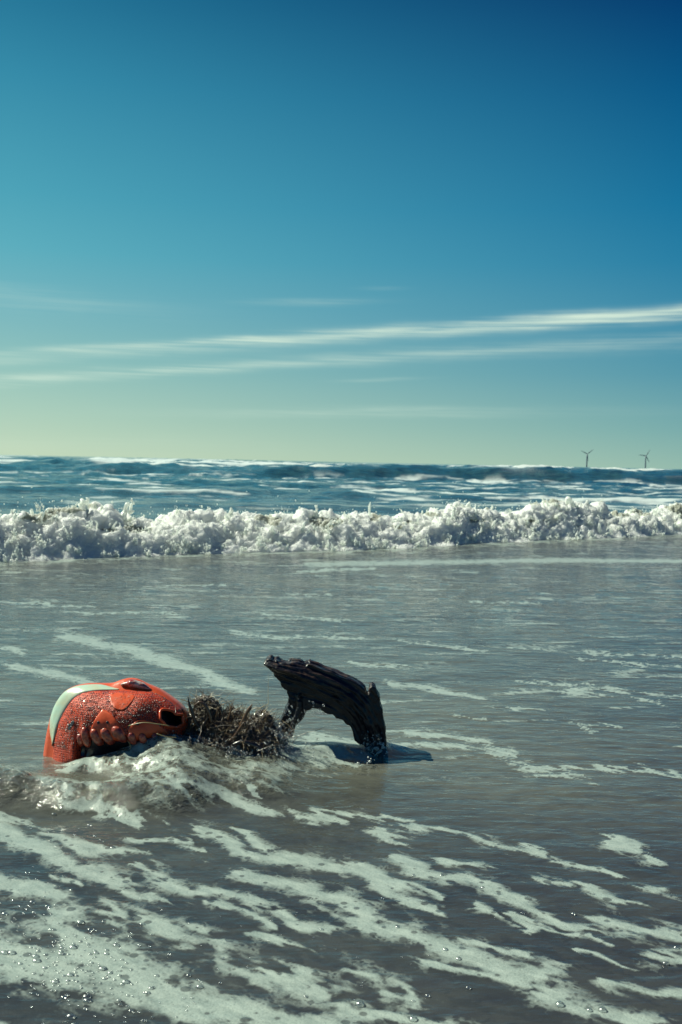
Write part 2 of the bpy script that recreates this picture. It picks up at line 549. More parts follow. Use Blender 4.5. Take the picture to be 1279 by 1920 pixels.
# long low bore lines between breaker and beach
for k, (d0, h) in enumerate(((.9, .006), (1.9, .004), (2.9, .004))):
    Z += h * np.exp(-((D + d0 + .3 * fbm(Xg * .7, 0 * Xg + k, 0, 2)) / .16) ** 2)
foam = np.maximum(foam, .64 * sstep(fbm(Xg * 2.2, Yg * 13, 4.4, 4), .08, .7) * sstep(Yg, 1.9, 3.2) * inside)
foam = np.maximum(foam, .80 * sstep(fbm(Xg * 2.4 + .5 * Yg, Yg * 17 - 2 * Xg, 9.4, 4), .28, .8) * sstep(Yg, 1.5, 2.2) * inside)
foam = np.maximum(foam, .9 * np.exp(-((D + .05) / .16) ** 2) + .6 * np.exp(-((D + .32 + .2 * n1) / .10) ** 2))
# open sea behind the breaker
out = sstep(D, .2, 1.2)
Z += out * (.05 + .040 * fbm(Xg * .9, Yg * 1.6, .7, 4) * np.clip(Yg / 14, .6, 1.5))
far_amp = sstep(Yg, 14, 40)
Z += far_amp * .13 * fbm(Xg * .35, Yg * .55, 3.3, 4) * np.clip(1 - Yg / 4000, 0, 1)
crest_foam = np.zeros_like(Z)
SW = [(11.6, .10, .055, .5, 1.6, 0), (15.5, .12, .09, .8, 2.4, 1), (21, .1, .10, 1.0, 3, 2), (34, .10, .56, 1.4, 5.5, 3), (46, .1, .30, 1.8, 6, 4), (58, .1, .42, 2.2, 8, 5),
      (80, .05, .46, 3, 10, 6), (112, .05, .50, 4, 14, 7), (170, .02, .50, 6, 20, 8), (260, 0, .52, 9, 30, 9), (420, 0, .52, 16, 50, 10)]
for y0, sl, h, wf, wb, k in SW:
    yy = y0 + sl * Xg + .05 * y0 * fbm(Xg * 3.0 / y0, 0 * Xg + k * 3.7, 0, 3)
    dd = Yg - yy
    hx = np.clip(.72 + .75 * fbm(Xg * 2.6 / y0 + 9 * k, 0 * Xg, k, 3), .1, 1.25)
    if k == 3:
        hx = np.clip(.66 + .022 * Xg, .45, .9) + .16 * fbm(Xg * .12, 0 * Xg + 3, 0, 3)
    prof = np.where(dd < 0, np.exp(-(dd / wf) ** 2), np.exp(-(dd / wb) ** 2))
    Z += h * hx * prof * out
    if k >= 3:
        cn = fbm(Xg * 9 / y0 + k, Yg * 14 / y0, k * 2.2, 4)
        if k == 3:
            band = np.exp(-((dd - .5) / 1.5) ** 2)
            cf = band * sstep(cn, -.05, .5) * .5
            trail = np.exp(-((dd + 1.9 * wf) / (1.1 * wf)) ** 2) * sstep(fbm(Xg * .7, Yg * 1.4, 3.1, 4), -.1, .5) * .8
            cf = np.maximum(cf, trail)
        else:
            cf = (np.exp(-((dd + .15 * wf) / (1.5 * wf)) ** 2)) * sstep(cn, -.32, .15)
        crest_foam = np.maximum(crest_foam, cf)
        Z += np.where(k > 3, 1, .3) * cf * .04 * billow(Xg * 20 / y0, Yg * 30 / y0, k, 3)
# lacy foam drifting behind the breaker
lace = fbm(Xg * .55 + .3 * fbm(Xg * .4, Yg * .4, 0, 2), Yg * 1.25, 6.6, 5, .6)
lace_w = sstep(Yg, 8, 12) * (1 - sstep(Yg, 30, 34)) * out
right_bias = .22 * np.clip(Xg / (Yg * .34), -1, 1)
foam_far = lace_w * sstep(lace + right_bias, .0, .75) * .85
foam = np.where(D > .25, np.maximum(np.maximum(foam_far, crest_foam * .95), .9 * np.exp(-((D - .9) / .5) ** 2) * sstep(n1, -.5, .3)), foam)
Z = np.where(Yg > 9000, 0, Z)
Z += .0008 * sstep(foam, .35, .75) * (Yg < 6)
deep = sstep(D, -.2, 1.4) * .45 + .55 * sstep(Yg, 9, 20)
shallow = 1 - sstep(Yg, 2.6, 5.0)
sand_sheen = np.exp(-(np.clip(vv - 1400, -400, 400) / np.where(vv < 1400, 330, 140)) ** 2) * (1 - .45 * sstep(uu, 850, 1279)) * (Yg < 12)  # sand tone plus painted sky sheen, fading rightwards and towards the viewer
sea_me = np_mesh('sea', np.stack([Xg, Yg, Z], -1).reshape(-1, 3), grid_faces(*Xg.shape), {'foam': foam, 'deep': deep, 'shallow': shallow, 'stir': np.clip(surge / .018, 0, 1), 'sand_sheen': sand_sheen})


def water_material():
    mt, t = material('sea_water')
    co = t.n('ShaderNodeTexCoord').outputs['Object']
    A = lambda n_: t.n('ShaderNodeAttribute', attribute_name=n_).outputs['Fac']
    foam_a, deep_a, shal = A('foam'), A('deep'), A('shallow')
    # ripples
    r1 = t.noise(t.mapping(co, (13, 34, 20), (0, 0, .12)), 1.0, 3, .55, .3)
    r2 = t.noise(t.mapping(co, (42, 95, 60), (0, 0, -.1)), 1.0, 2, .5)
    r3 = t.noise(t.mapping(co, (2.6, 6.0, 1), (0, 0, .1)), 1.0, 5, .62, .4)
    ht = t.m('ADD', t.m('MULTIPLY', r1, .0034), t.m('MULTIPLY', r2, .0007))
    ht = t.m('ADD', ht, t.m('MULTIPLY', t.m('MULTIPLY', A('stir'), t.noise(t.mapping(co, (38, 60, 40)), 1.0, 4, .65, .6)), .011))
    farw = t.m('SUBTRACT', 1.12, shal)
    r4 = t.noise(t.mapping(co, (3.4, 10, 1), (0, 0, .10)), 1.0, 4, .6, .5)
    r5 = t.noise(t.mapping(co, (8, 19, 1), (0, 0, -.08)), 1.0, 3, .6, .3)
    ht = t.m('ADD', ht, t.m('MULTIPLY', farw, t.m('ADD', t.m('MULTIPLY', r4, .013), t.m('MULTIPLY', r5, .013))))
    ht_near = t.n('ShaderNodeMix', {0: deep_a, 2: ht, 3: t.m('MULTIPLY', r3, .040)})
    wb = t.n('ShaderNodeBump', {'Height': ht_near, 'Strength': 1.0, 'Distance': 1.0})
    # silt clouds, with sheen and backlight painted into the body colour
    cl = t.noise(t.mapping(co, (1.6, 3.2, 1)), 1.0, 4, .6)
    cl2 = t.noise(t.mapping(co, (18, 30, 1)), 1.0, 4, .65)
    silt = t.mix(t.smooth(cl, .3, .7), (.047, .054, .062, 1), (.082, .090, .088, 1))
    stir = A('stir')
    silt = t.mix(t.m('MULTIPLY', stir, t.smooth(t.noise(t.mapping(co, (22, 34, 22)), 1.0, 4, .65), .3, .65)), silt, (.135, .128, .095, 1))  # heaped wash lightened: stirred silt plus light through the water, as colour
    silt = t.mix(t.m('MULTIPLY', A('sand_sheen'), t.m('ADD', .45, t.m('MULTIPLY', t.smooth(cl, .25, .7), .45))), silt, (.225, .228, .178, 1))  # sand tone and sky sheen painted into the mid-water colour
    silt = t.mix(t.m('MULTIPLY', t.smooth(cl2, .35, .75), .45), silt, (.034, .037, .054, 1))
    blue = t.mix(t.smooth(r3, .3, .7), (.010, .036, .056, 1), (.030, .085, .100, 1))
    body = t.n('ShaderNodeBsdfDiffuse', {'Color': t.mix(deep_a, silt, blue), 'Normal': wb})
    clear = t.n('ShaderNodeBsdfTransparent', {'Color': (.90, .92, .90, 1)})
    see = t.m('MULTIPLY', shal, .45)
    inner = t.n('ShaderNodeMixShader', {0: see, 1: body, 2: clear})
    gl = t.n('ShaderNodeBsdfGlossy', {'Color': (1, 1, 1, 1), 'Roughness': .09, 'Normal': wb})
    fr = t.n('ShaderNodeFresnel', {'IOR': 1.33, 'Normal': wb})
    wat = t.n('ShaderNodeMixShader', {0: fr, 1: inner, 2: gl})
    # foam
    e1_ = t.noise(t.mapping(t.mapping(co, rot=(0, 0, .65)), (26, 62, 50)), 1.0, 5, .68)
    e2_ = t.noise(co, 240, 3, .6)
    ed = t.m('ADD', foam_a, t.m('ADD', t.m('MULTIPLY', t.m('SUBTRACT', e1_, .5), .80), t.m('MULTIPLY', t.m('SUBTRACT', e2_, .5), .34)))
    wcv = t.n('ShaderNodeVectorMath', {0: co, 1: t.n('ShaderNodeVectorMath', {0: t.n('ShaderNodeTexNoise', {'Vector': co, 'Scale': 30.0, 'Detail': 2.0}).outputs['Color'], 1: (.035, .035, .0)}, operation='MULTIPLY')}, operation='ADD')
    lacev = t.n('ShaderNodeTexVoronoi', {'Vector': t.mapping(t.mapping(wcv, rot=(0, 0, .65)), (.62, 1, 1)), 'Scale': 48.0})
    lacev2 = t.n('ShaderNodeTexVoronoi', {'Vector': wcv, 'Scale': 130.0})
    open_ = t.m('ADD', t.m('MULTIPLY', t.m('SUBTRACT', 1.0, t.smooth(lacev.outputs['Distance'], .16, .60)), .80), t.m('MULTIPLY', t.m('SUBTRACT', 1.0, t.smooth(lacev2.outputs['Distance'], .10, .55)), .50))
    open_ = t.m('MULTIPLY', open_, t.m('SUBTRACT', 1.26, foam_a))
    open_ = t.m('MULTIPLY', open_, t.m('SUBTRACT', 1.0, t.smooth(deep_a, .02, .2)))
    ed = t.m('SUBTRACT', ed, open_)
    mask = t.smooth(ed, .12, .80)
    vor = t.n('ShaderNodeTexVoronoi', {'Vector': co, 'Scale': 55.0, 'Randomness': 1.0})
    cellr = t.n('ShaderNodeSeparateColor', {0: vor.outputs['Color']}).outputs[0]
    rad = t.m('MULTIPLY', t.m('POWER', cellr, 2.0), .36)
    hole = t.smooth(t.m('SUBTRACT', vor.outputs['Distance'], rad), -.03, .06)
    hole = t.m('MAXIMUM', hole, t.smooth(deep_a, .02, .1))
    vor2 = t.n('ShaderNodeTexVoronoi', {'Vector': co, 'Scale': 330.0})
    hole = t.m('MULTIPLY', hole, t.smooth(vor2.outputs['Distance'], .02, .30))
    mask = t.m('MULTIPLY', mask, t.m('ADD', .30, t.m('MULTIPLY', hole, .70)))
    thick = t.m('ADD', .48, t.m('MULTIPLY', t.smooth(foam_a, .40, 1.0), .34))
    mask = t.m('MULTIPLY', mask, t.m('ADD', thick, t.m('MULTIPLY', deep_a, .22)), clamp=True)
    fh = t.m('ADD', t.m('MULTIPLY', vor2.outputs['Distance'], .0003), t.m('MULTIPLY', e1_, .0014))
    fb = t.n('ShaderNodeBump', {'Height': fh, 'Strength': .8, 'Distance': 1.0})
    grain = t.m('ADD', t.m('MULTIPLY', t.smooth(e1_, .3, .7), .6), t.m('MULTIPLY', t.smooth(t.noise(co, 420, 3, .7), .3, .7), .4))
    fcol = t.mix(grain, (.20, .25, .235, 1), (.42, .48, .435, 1))
    fcol = t.mix(t.smooth(deep_a, .3, .9), fcol, (.66, .70, .67, 1))
    fo = t.n('ShaderNodeBsdfPrincipled', {'Base Color': fcol, 'Roughness': .30, 'IOR': 1.33, 'Normal': fb})
    sh = t.n('ShaderNodeMixShader', {0: mask, 1: wat, 2: fo})
    t.n('ShaderNodeOutputMaterial', {0: sh})
    return mt


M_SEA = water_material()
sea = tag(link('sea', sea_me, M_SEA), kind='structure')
del Xg, Yg, Tg, uu, vv, foam, D, Z, n1, n2, n3, lace

# sand under the thin water and behind the viewer
sx = np.concatenate([np.linspace(-60, -3, 12)[:-1], np.linspace(-3, 3, 60), np.linspace(3, 60, 12)[1:]])
sy = np.concatenate([np.linspace(-60, -2, 12)[:-1], np.linspace(-2, 6, 80), np.linspace(6, 14, 6)[1:]])
SY, SX = np.meshgrid(sy, sx, indexing='ij')
SZ = -.035 - .03 * np.clip(SY - 1.5, 0, 20) + .05 * np.clip(.6 - SY, 0, 60) * np.where(SY < .6, 1, 0) + .004 * fbm(SX * 2, SY * 4, 0, 3)
sand_me = np_mesh('sand', np.stack([SX, SY, SZ], -1).reshape(-1, 3), grid_faces(*SX.shape))
M_SAND = principled('wet_sand', lambda t, c: t.mix(t.noise(c, 30, 5, .7), (.040, .039, .042, 1), (.066, .062, .058, 1)), .55,
                    lambda t, c: (t.noise(c, 300, 3), .4, .002))
tag(link('beach_sand', sand_me, M_SAND), kind='structure')

# ------------------------------------------------------------------ breaking wave
def breaking_wave():
    ncol, nrow = 1250, 120
    s = np.linspace(BX0, BX1, ncol)
    q = np.linspace(0, 1, nrow)
    Q, S = np.meshgrid(q, s, indexing='ij')
    hmap = .168 + .085 * fbm(S * 1.3, 0 * S, 2.0, 3)
    # humps of the crest where the photo throws water up
    for u, dh, wd in ((180, .035, .16), (215, .03, .2), (560, .02, .2), (885, .04, .18), (1135, .055, .16), (1185, .05, .12), (330, .02, .25)):
        x0 = ground(u, 1030)[0]
        hmap += dh * np.exp(-((S - x0) / wd) ** 2)
    # profile: toe, tumbling front, crest, back
    pd = np.interp(Q, [0, .08, .30, .55, .70, .85, 1], [-.06, .0, .12, .30, .46, .75, 1.15])
    pz = np.interp(Q, [0, .08, .30, .55, .70, .85, 1], [-.04, .05, .42, .86, 1.0, .72, .10])
    X, Y, Z_ = S, breaker_y(S) + pd, pz * hmap
    w_ = np.sin(np.clip(Q * 1.06, 0, 1) * math.pi) ** .6
    lump = lambda k, sd: np.sqrt(np.clip(1 - (worley(X * k + sd, Y * k, Z_ * k * 1.1, sd) / .85) ** 2, 0, 1))
    b = billow(X * 3.2, Y * 4, Z_ * 5, 3, .5)
    dn = w_ * (.16 * b + .042 * lump(6.5, 1) + .020 * lump(16.0, 2) + .010 * lump(40.0, 3) + .020 * fbm(X * 20, Q * 7, 1.3, 3) + .014 * fbm(X * 48, Q * 26, 6.1, 3)) - .05 * w_
    ny, nz = -.75 * (1 - Q) + .15, .45 + .5 * Q
    Y = Y + dn * ny + .03 * w_ * fbm(X * 14, Q * 9, 4.2, 3)
    Z_ = Z_ + dn * nz
    X = X + .03 * w_ * fbm(X * 12, Y * 12, Z_ * 12 + 9, 3)
    # ragged toe
    toe = np.clip(1 - Q / .12, 0, 1)
    Y = Y - toe * .10 * np.clip(fbm(S * 3.2, 0 * S, 7, 4) + .2, -.3, 1)
    clear = sstep(fbm(X * 2.6, Z_ * 8, 8.8, 3), .15, .5) * sstep(Q, .26, .42) * (1 - sstep(Q, .78, .97))
    ends = np.minimum(sstep(S, BX0, BX0 + .6), 1 - sstep(S, BX1 - .6, BX1))
    Z_ = Z_ * ends - .03 * (1 - ends)
    V = np.stack([X, Y, Z_], -1)
    return np_mesh('breaking_wave', V.reshape(-1, 3), grid_faces(nrow, ncol), {'clear': clear}), V


bw_me, BW = breaking_wave()


def surf_material():
    mt, t = material('surf_foam')
    co = t.n('ShaderNodeTexCoord').outputs['Object']
    cl = t.n('ShaderNodeAttribute', attribute_name='clear').outputs['Fac']
    n_ = t.noise(co, 60, 5, .7)
    vo = t.n('ShaderNodeTexVoronoi', {'Vector': co, 'Scale': 70.0})
    h = t.m('ADD', t.m('MULTIPLY', n_, .030), t.m('MULTIPLY', vo.outputs['Distance'], .006))
    bp_ = t.n('ShaderNodeBump', {'Height': h, 'Strength': 1.0, 'Distance': 1.0})
    wear = t.noise(co, 16, 5, .7)
    k = t.smooth(t.m('ADD', cl, t.m('MULTIPLY', t.m('SUBTRACT', wear, .5), .8)), .55, .95)
    colr = t.mix(k, (.94, .98, .90, 1), (.36, .37, .31, 1))
    p = t.n('ShaderNodeBsdfPrincipled', {'Base Color': colr, 'Roughness': .4, 'IOR': 1.33, 'Normal': bp_, 'Subsurface Weight': .85, 'Subsurface Radius': (.09, .09, .09), 'Subsurface Scale': 1.0})
    tl = t.n('ShaderNodeBsdfTranslucent', {'Color': t.mix(k, (.95, .97, .92, 1), (.42, .40, .26, 1)), 'Normal': bp_})
    sh = t.n('ShaderNodeMixShader', {0: .10, 1: p, 2: tl})
    t.n('ShaderNodeOutputMaterial', {0: sh})
    return mt


M_SURF = surf_material()
bw = tag(link('breaking_wave', bw_me, M_SURF), 'white churning breaker of foam rolling towards the beach', 'breaking wave', kind='stuff')

# thrown water: lumps, fingers and drops over the breaker
parts = []
nr, nc = BW.shape[:2]
for i in range(130):                                 # short ragged fingers all over the front and crest
    r = int(np.clip(rng.normal(.42, .22), .05, .8) * nr)
    c = rng.integers(20, nc - 20)
    p0 = BW[r, c]
    L = abs(rng.normal(.035, .03)) + .012
    d = np.array([rng.normal(0, .45), -.25 + rng.normal(0, .3), .9])
    d /= np.linalg.norm(d)
    path = [p0 - d * .02 + d * (L + .02) * k / 4 + np.array([0, -.012, 0]) * (k / 4) ** 2 + rng.normal(0, .004, 3) for k in range(5)]
    rad = (.004 + .006 * rng.random()) * np.array([1.3, 1.0, .75, .7, .25]) * (1 + .25 * rng.normal(size=5))
    parts.append(tube(path, np.abs(rad) + .002, 6))
for u, v0, v1, lean, r0 in ((176, 975, 938, -.02, .022), (186, 960, 936, .03, .016), (250, 975, 940, .03, .014), (258, 960, 937, .01, .010),
                            (1085, 985, 938, -.09, .011), (1076, 958, 936, -.03, .008), (905, 975, 944, .0, .018), (1138, 970, 936, .0, .030), (1150, 975, 942, .03, .026),
                            (1185, 975, 941, -.01, .028), (1172, 968, 948, -.02, .02), (1120, 975, 952, -.04, .02), (590, 975, 950, .0, .012), (430, 970, 953, 0, .01), (35, 975, 953, .01, .014), (960, 970, 950, .01, .014)):
    x0 = ground(u, 1028)[0]
    yb = float(breaker_y(x0)) + .38
    dep = yb
    hz = 867 + (u - 640) * .0211
    za, zb = CAM_H - (v0 - hz) * dep / F_PX, CAM_H - (v1 - hz) * dep / F_PX
    n_ = 9
    path = [np.array([x0 * dep / yb + lean * (k / 8 - 1), yb + rng.normal(0, .004), za + (zb - za) * k / 8]) + rng.normal(0, .0045, 3) for k in range(n_)]
    rad = r0 * np.interp(np.arange(n_), [0, 3, 7, 8], [1.7, 1.0, .75, .35]) * (1 + .22 * rng.normal(size=n_))
    parts.append(tube(path, np.abs(rad) + .002, 7))
V, T = merge(parts)
V = V + (.010 * np.stack([fbm(V[:, 0] * 30, V[:, 1] * 30, V[:, 2] * 30 + k, 2) for k in (0, 7, 13)], -1))
cc, rr, st = [], [], []
for i in range(7500):
    r = int(np.clip(rng.normal(.35, .25), .0, .85) * (nr - 1))
    c = rng.integers(0, nc)
    p = BW[r, c] + np.array([rng.normal(0, .02), -abs(rng.normal(0, .05)) * (r < nr * .5), abs(rng.normal(0, .028 if r > nr * .2 else .018))])
    if p[2] < .005:
        continue
    cc.append(p)
    rr.append(np.clip(rng.lognormal(-6.1, .55), .0012, .008))
    st.append((1, 1, rng.uniform(.8, 1.8)))
for i in range(260):                                 # the highest drops
    c = rng.integers(0, nc)
    cc.append(BW[int(nr * .66), c] + np.array([rng.normal(0, .05), rng.normal(0, .05), abs(rng.normal(0, .07))]))
    rr.append(rng.uniform(.0015, .0042))
    st.append((1, 1, rng.uniform(.8, 2)))
for i in range(330):                                 # ragged bursts of splash along the tumbling front
    r = int(np.clip(abs(rng.normal(.10, .14)) if i % 3 else rng.uniform(.3, .7), .02, .72) * nr)
    p0 = BW[r, rng.integers(10, nc - 10)] + np.array([0, -.01, .0])
    hgt = abs(rng.normal(.035, .02)) + .015
    lean = rng.normal(0, .35)
    for q_ in range(rng.integers(9, 22)):
        t_ = rng.random() ** 1.3
        cc.append(p0 + np.array([lean * hgt * t_ + rng.normal(0, .012), -.03 * t_ + rng.normal(0, .01), hgt * t_ + rng.normal(0, .004)]))
        rr.append(rng.uniform(.0035, .0095) * (1.15 - t_))
        st.append((rng.uniform(.5, 1.2), rng.uniform(.5, 1.1), rng.uniform(.9, 2.4)))
V2, T2 = blobs(cc, rr, st)
V2 = V2 + .0035 * np.stack([fbm(V2[:, 0] * 70, V2[:, 1] * 70, V2[:, 2] * 70 + k, 2) for k in (0, 7, 13)], -1)
V, T = merge([(V, T), (V2, T2)])
spray_me = np_mesh('spray', V, T, {'clear': np.zeros(len(V))})
M_SPRAY, t_ = material('surf_spray')
d1 = t_.n('ShaderNodeBsdfPrincipled', {'Base Color': (.95, .97, .93, 1), 'Roughness': .3, 'IOR': 1.33})
d2 = t_.n('ShaderNodeBsdfTranslucent', {'Color': (.95, .97, .93, 1)})
t_.n('ShaderNodeOutputMaterial', {0: t_.n('ShaderNodeMixShader', {0: .5, 1: d1, 2: d2})})
tag(link('surf_spray', spray_me, M_SPRAY), 'white splashes and drops thrown up along the breaker', 'spray', kind='stuff')

# ------------------------------------------------------------------ wind turbines on the horizon
M_TURB = principled('turbine_haze', (.17, .22, .27), .5)  # bluish grey with the distant haze put into the colour


def turbine(u, v_hub, v_base, angles, r_px, dist, label, dz):
    px = dist / F_PX
    root = bpy.data.objects.new('wind_turbine', None)
    COL.objects.link(root)
    d = px_ray(u, v_base)
    d = d / d[1] * dist
    H = (v_base - v_hub) * px
    root.location = (d[0], dist, 0)
    root.rotation_euler = (0, 0, dz)
    tag(root, label, 'wind turbine', 'wind turbines on the horizon')
    z = np.linspace(-8, H - 1.5, 8)
    V_, T_ = tube(np.stack([0 * z, 0 * z, z], -1), np.linspace(4.6, 3.2, 8), 16)
    link('tower', np_mesh('tower', V_, T_), M_TURB, root)
    V_, T_ = tube([(0, 8, H), (0, 6.5, H), (0, 0, H), (0, -4, H), (0, -5, H)], [1.2, 2.6, 3.0, 2.6, 2.0], 12)
    link('nacelle', np_mesh('nacelle', V_, T_), M_TURB, root)
    V_, T_ = tube([(0, -5, H), (0, -6.5, H), (0, -8.2, H), (0, -9, H)], [2.2, 2.3, 1.4, .3], 12)
    link('hub', np_mesh('hub', V_, T_), M_TURB, root)
    for a in angles:
        a = math.radians(a)
        L = r_px * px
        t_ = np.linspace(.01, 1, 12)
        p_ = np.stack([math.sin(a) * L * t_, -6.8 - 1.5 * t_ ** 2, H + math.cos(a) * L * t_], -1)
        rad = np.interp(t_, [0, .08, .25, 1], [1.5, 1.9, 2.9, 1.1])
        V_, T_ = tube(p_, rad, 8, squash=.45)
        link('blade', np_mesh('blade', V_, T_), M_TURB, root)
    return root


turbine(1100, 851.5, 876, (-64, 50, 174), 13.5, 6200, 'wind turbine on the horizon with one blade hanging down its tower, the left one', 0.1)
turbine(1210, 855.0, 878.5, (-84, 32, 152), 13.5, 6200, 'wind turbine on the horizon with one blade level, the right one', 0.0)

# ------------------------------------------------------------------ driftwood
def wood_material():
    def colr(t, c):
        a = t.n('ShaderNodeAttribute', attribute_name='grain').outputs['Fac']
        n_ = t.noise(c, 120, 4, .6)
        k = t.smooth(t.m('ADD', a, t.m('MULTIPLY', t.m('SUBTRACT', n_, .5), .5)), .45, .95)
        return t.mix(k, (.0045, .005, .010, 1), (.075, .044, .032, 1))  # brown grain streaks also carry the painted light of the top plate
    return principled('wet_driftwood', colr, lambda t, c: t.m('ADD', .22, t.m('MULTIPLY', t.noise(c, 150, 3), .30)),
                      lambda t, c: (t.noise(t.mapping(c, (60, 60, 320), (0, .35, 0)), 1.0, 5, .65), .4, .0014), coat=.2, spec=.3)


M_WOOD = wood_material()
WK = 2.12 / F_PX
WU, WV = 630, 1404
WLOC = ground(WU, WV)


def remeshed(parts, voxel, name, soft=3):
    V_, T_ = merge(parts)
    me = np_mesh(name, V_, T_)
    o = link(name, me)
    md = o.modifiers.new('r', 'REMESH')
    md.mode = 'VOXEL'
    md.voxel_size = voxel
    sm = o.modifiers.new('s', 'SMOOTH')
    sm.iterations = soft
    dg = bpy.context.evaluated_depsgraph_get()
    new = bpy.data.meshes.new_from_object(o.evaluated_get(dg))
    bpy.data.objects.remove(o)
    return new


def wood_path(pts):
    # u, v, half height px, depth offset m, half depth m
    return np.array([[(u - WU) * WK, dy, (WV - v) * WK, hh * WK, hd] for u, v, hh, dy, hd in pts])


MAIN = [(495, 1247, 3, .0, .012), (520, 1255, 9, -.002, .02), (560, 1266, 13, -.004, .026), (605, 1282, 17, -.004, .03), (645, 1301, 19, -.004, .03),
        (675, 1326, 20, -.002, .028), (696, 1362, 18, 0, .026), (707, 1400, 16, .002, .024), (712, 1450, 16, .004, .022)]
OUTLINE = [(494, 1246), (501, 1239), (507, 1237), (512, 1242), (518, 1240), (524, 1245), (535, 1248), (545, 1244), (559, 1244), (568, 1250), (578, 1245), (592, 1250), (604, 1256), (621, 1260), (640, 1269), (658, 1275), (674, 1284), (681, 1290), (684, 1302), (688, 1305), (690, 1288), (694, 1284), (701, 1289), (704, 1300), (708, 1306), (711, 1321), (714, 1330), (717, 1349),
           (723, 1389), (728, 1450), (694, 1450), (690, 1404), (682, 1396), (674, 1392), (664, 1386), (660, 1370), (654, 1358), (648, 1355), (641, 1347), (630, 1345), (622, 1338), (610, 1338), (600, 1331), (586, 1328), (575, 1332), (571, 1345), (562, 1355), (556, 1359), (551, 1367),
           (542, 1378), (534, 1430), (502, 1430), (511, 1376), (522, 1358), (527, 1352), (533, 1338), (540, 1321), (542, 1309), (538, 1297), (529, 1288), (525, 1279), (515, 1271), (511, 1261), (499, 1253)]
STRANDS = [[(496, 1247, 2, -.010, .008), (520, 1253, 5, -.016, .014), (560, 1264, 7, -.018, .016), (605, 1281, 8, -.018, .016), (648, 1303, 8, -.016, .015), (676, 1330, 8, -.012, .014), (694, 1366, 8, -.006, .012), (703, 1410, 8, -.002, .012)],
           [(500, 1244, 2, -.006, .008), (525, 1248, 4, -.010, .013), (565, 1257, 6, -.011, .015), (610, 1272, 7, -.012, .015), (655, 1293, 7, -.010, .014), (685, 1322, 7, -.006, .013), (702, 1360, 6, -.002, .012), (710, 1410, 6, .002, .012)],
           [(540, 1249, 3, .004, .013), (575, 1252, 5, .004, .015), (620, 1267, 5, .003, .014), (664, 1287, 5, .003, .014), (684, 1303, 5, .003, .012)],
           [(560, 1300, 5, -.012, .008), (562, 1325, 6, -.014, .009), (553, 1350, 6, -.015, .009), (545, 1380, 5, -.016, .008)],
           [(508, 1257, 2, -.008, .008), (540, 1270, 4, -.014, .012), (590, 1288, 5, -.015, .012), (635, 1310, 5, -.014, .012), (664, 1338, 5, -.008, .011), (682, 1375, 5, -.002, .01), (690, 1410, 5, 0, .01)],
           [(694, 1293, 4, .020, .008), (703, 1315, 5, .016, .01), (712, 1350, 6, .012, .012), (719, 1400, 6, .01, .012)]]
bm = bmesh.new()
pv = [bm.verts.new(((u - WU) * WK, -.012, (WV - v) * WK)) for u, v in OUTLINE]
fc_ = bm.faces.new(pv)
ex = bmesh.ops.extrude_face_region(bm, geom=[fc_])
bmesh.ops.translate(bm, verts=[g for g in ex['geom'] if isinstance(g, bmesh.types.BMVert)], vec=(0, .055, 0))
bmesh.ops.recalc_face_normals(bm, faces=bm.faces)
bmesh.ops.triangulate(bm, faces=bm.faces)
bm.verts.index_update()
parts = [(np.array([v.co[:] for v in bm.verts]), np.array([[v.index for v in f.verts] for f in bm.faces]))]
bm.free()
for L in STRANDS:
    P_ = spline(wood_path(L), 30)
    parts.append(tube(P_[:, :3], np.maximum(P_[:, 3], .0015), 16, squash=np.clip(P_[:, 4] / np.maximum(P_[:, 3], .0015), .4, 5), box=.75))
wood_me = remeshed(parts, .0018, 'driftwood', 1)
n = len(wood_me.vertices)
co = np.empty(n * 3, np.float32)
no = np.empty(n * 3, np.float32)
wood_me.vertices.foreach_get('co', co)
wood_me.vertices.foreach_get('normal', no)
co, no = co.reshape(-1, 3).astype(float), no.reshape(-1, 3)
MP = spline(wood_path(MAIN), 200)[:, :3]
tl = np.concatenate([[0], np.cumsum(np.linalg.norm(np.diff(MP, axis=0), axis=1))])
dist2 = ((co[:, None, [0, 2]] - MP[None, ::2][:, :, [0, 2]]) ** 2).sum(-1)
ib = dist2.argmin(1) * 2
tg = np.gradient(MP, axis=0)[ib]
tg /= np.linalg.norm(tg, axis=1)[:, None]
dv = co - MP[ib]
lat = dv[:, 2] * tg[:, 0] - dv[:, 0] * tg[:, 2]
al = tl[ib]
g1 = fbm(al * 9, lat * 120, co[:, 1] * 90, 3)
g2 = fbm(al * 16 + 5, lat * 330, co[:, 1] * 260, 2)
g3 = fbm(co[:, 0] * 45, co[:, 1] * 45, co[:, 2] * 45, 3)
leg = sstep(-lat, .035, .07)
disp = (1 - .5 * leg) * (.0026 * g1 + .0014 * g2) + .0016 * g3 - .003 * np.abs(g1)
co2 = co + no * disp[:, None]
wood_me.vertices.foreach_set('co', co2.astype(np.float32).ravel())
lit_top = sstep(lat, -.018, .012) * (1 - sstep(al, .21, .27)) + .5 * leg * sstep(g3, .0, .6)  # keeps the brown mostly to the plate's top, painted as if lit
grain = np.clip(lit_top * (.50 + .55 * g1 + .5 * g2), 0, 1)
at_ = wood_me.attributes.new('grain', 'FLOAT', 'POINT')
at_.data.foreach_set('value', grain.astype(np.float32))
wood_me.polygons.foreach_set('use_smooth', np.ones(len(wood_me.polygons), bool))
wood_me.update()
driftwood = tag(link('driftwood', wood_me, M_WOOD, loc=WLOC), 'dark wet driftwood forming an arch on two legs in the shallow water', 'driftwood')

# ------------------------------------------------------------------ sports shoe lying on its side, top towards the viewer
SK = 2.0 / F_PX
SU, SV = 210, 1424
SLOC = ground(SU, SV)


def zp(zx, zy):                       # enlarged-photo units to local metres
    return (40 + zx * .2815 - SU) * SK, (SV - 1220 - zy * .2815) * SK


